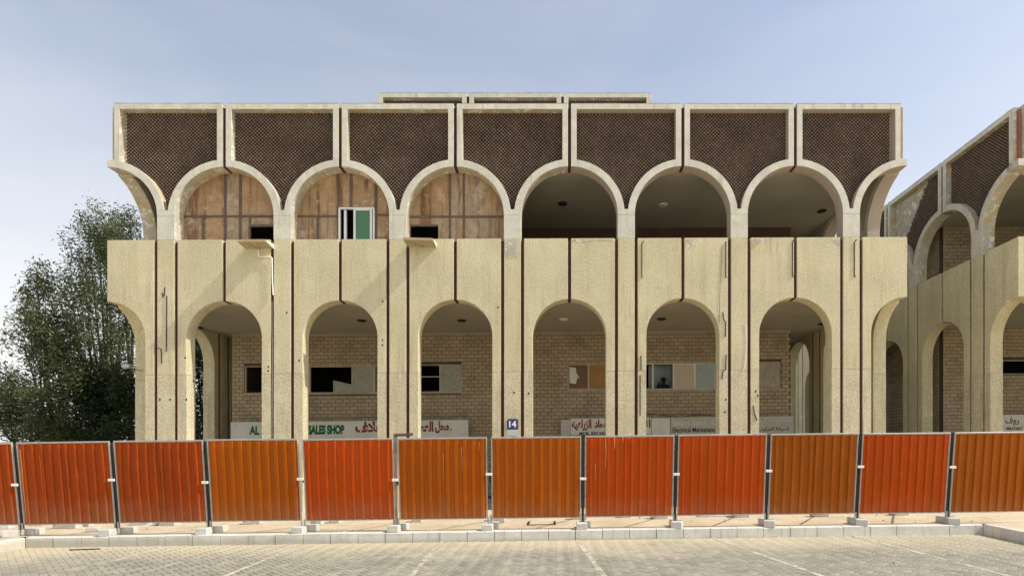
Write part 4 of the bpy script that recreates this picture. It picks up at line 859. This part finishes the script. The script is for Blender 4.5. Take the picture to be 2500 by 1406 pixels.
x0_, y0_ = ground(207, 1342, zk); m_ = MB(); m_.tube([(x0_-.27, y0_-.05, -KH+SL*x0_+.015), (x0_, y0_, -KH+SL*x0_+.016), (x0_+.27, y0_+.05, -KH+SL*x0_+.018)], .012, 6); o = m_.build('stick', 'iron_rust', None, loc=(x0_, y0_, -KH+SL*x0_)); tag(o, 'thin dark stick lying on the paving at the lower left', 'stick')

# ------------------------------------------------------------------ trees
rng = np.random.default_rng(5)
def tree(name, label, cat, Y, clumps, leaves, mat, trunk_px, lsize=.15, spread=1.0, depth=1.3):
    X_ = xat(trunk_px, Y); rt = empty(name, (X_, Y, SL*X_), label, cat, 'trees left of the building')
    sc_ = Y/F_PX; cs = []
    for (px, py, rx, ry) in clumps: yy = Y+R.uniform(-1, 1)*depth; x, z = inv(px, py, yy); cs.append((x, yy, z+EYE+SL*x, rx*sc_, ry*sc_))
    # trunk and limbs
    m_ = MB(); base_ = Vector((X_, Y, SL*X_)); lo = min(c[2] for c in cs)
    fork = Vector((X_+.1, Y, max(1.6, lo*.45)+SL*X_))
    m_.tube([base_, (base_+fork)/2+Vector((.05, 0, 0)), fork], [.17, .13, .11], 8)
    for c in cs:
        e = Vector((c[0], c[1], c[2]+c[4]*.5)); mid = fork.lerp(e, .5)+Vector((R.uniform(-.25, .25), R.uniform(-.2, .2), -.3)); m_.tube([fork, mid, e], [.07, .045, .012], 6)
        for q in range(5):
            st = mid.lerp(e, R.uniform(.1, .9)); en = Vector((c[0]+R.uniform(-.8, .8)*c[3], c[1]+R.uniform(-.6, .6), c[2]+R.uniform(-.5, .9)*c[4])); m_.tube([st, en], [.022, .006], 4)
    m_.build('trunk', 'bark', rt)
    vol = np.array([c[3]*c[4] for c in cs]); vol = vol/vol.sum(); P_ = []
    for c, f in zip(cs, vol):
        n = int(leaves*f); ntw = max(6, n//44)
        th = rng.uniform(0, 2*np.pi, ntw); ph = np.arccos(rng.uniform(-1, 1, ntw)); r = rng.uniform(.15, 1, ntw)**(1/2.2)*rng.uniform(.85, 1.12, ntw)
        cc = np.stack([c[0]+c[3]*r*np.sin(ph)*np.cos(th), c[1]+max(.7, c[3]*.8)*r*np.sin(ph)*np.sin(th), c[2]+c[4]*r*np.cos(ph)], 1)
        idx = rng.integers(0, ntw, n); pp = cc[idx]+rng.normal(0, 1, (n, 3))*np.array([.15, .15, .24])*spread; P_.append(pp)
    pp = np.concatenate(P_); n = len(pp)
    d = rng.normal(0, 1, (n, 3)); d[:, 2] = d[:, 2]*.6-.35; d /= np.linalg.norm(d, axis=1)[:, None]
    s_ = np.cross(d, rng.normal(0, 1, (n, 3))); s_ /= np.linalg.norm(s_, axis=1)[:, None]
    ln = lsize*rng.uniform(.6, 1.4, n)[:, None]; wd = ln*.17
    nr = np.cross(d, s_)
    a0 = pp; a1 = pp+d*ln*.5+s_*wd+nr*ln*.08; a2 = pp+d*ln+nr*-.0; a3 = pp+d*ln*.5-s_*wd+nr*ln*.08
    off = np.array(rt.location); vv = np.stack([a0, a1, a2, a3], 1).reshape(-1, 3)-off
    me = bpy.data.meshes.new('crown'); me.vertices.add(4*n); me.vertices.foreach_set('co', vv.ravel()); me.loops.add(4*n); me.polygons.add(n)
    me.loops.foreach_set('vertex_index', np.arange(4*n, dtype=np.int32)); me.polygons.foreach_set('loop_start', np.arange(0, 4*n, 4, dtype=np.int32)); me.update(); me.validate(); me.materials.append(MATS[mat])
    o = bpy.data.objects.new('crown', me); C.objects.link(o); o.parent = rt; return rt
tree('tree', 'tall leafy tree beside the left end of the building, sky showing through', 'tree', 26.5, [(236, 545, 40, 48), (215, 600, 52, 50), (262, 605, 40, 55), (196, 665, 52, 50), (262, 690, 52, 62), (212, 735, 60, 52), (172, 720, 30, 40), (290, 770, 50, 70), (230, 810, 62, 55), (285, 880, 45, 60), (200, 880, 65, 50), (160, 800, 40, 45), (165, 870, 55, 50), (240, 930, 70, 60), (300, 830, 40, 60)], 21000, 'leaf', 268, spread=1.0)
tree('tree', 'shorter leafy tree at the left with a rounded top and drooping left branches', 'tree', 25.5, [(88, 672, 30, 34), (92, 722, 40, 40), (72, 782, 42, 40), (50, 832, 30, 32), (118, 790, 50, 50), (135, 850, 55, 50), (100, 870, 40, 40), (150, 920, 50, 45)], 9500, 'leaf', 130)
tree('tree', 'slender treetops showing between the tall tree and the upper left corner of the building', 'tree', 30.5, [(290, 535, 14, 28), (286, 575, 24, 32), (318, 540, 14, 28), (325, 590, 26, 42), (300, 640, 40, 50)], 5500, 'leaf', 315)
tree('bush', 'broad dark bushy tree low at the left edge behind the fence', 'tree', 24.5, [(12, 925, 42, 32), (55, 960, 48, 38), (110, 985, 50, 42), (20, 1010, 60, 50), (75, 1050, 60, 45), (-30, 980, 60, 60), (140, 1050, 60, 50)], 17000, 'leaf', 60, lsize=.14)
tree('bush', 'dense dark bush filling the space behind the fence beside the left corner pier', 'tree', 25.8, [(190, 960, 60, 48), (255, 955, 60, 60), (300, 1010, 50, 60), (220, 1040, 70, 55), (170, 1070, 60, 50), (290, 1080, 60, 50), (330, 960, 50, 60)], 30000, 'leaf_dark', 240, lsize=.15)
tree('tree', 'dark tree seen through the first lower arch behind the building side', 'tree', 27.5, [(505, 900, 45, 50), (555, 930, 45, 60), (500, 980, 50, 60), (560, 1010, 50, 60), (520, 1070, 60, 50), (450, 1000, 60, 90), (400, 960, 60, 90), (445, 850, 50, 70), (478, 860, 40, 60)], 26000, 'leaf_dark', 500, lsize=.15)
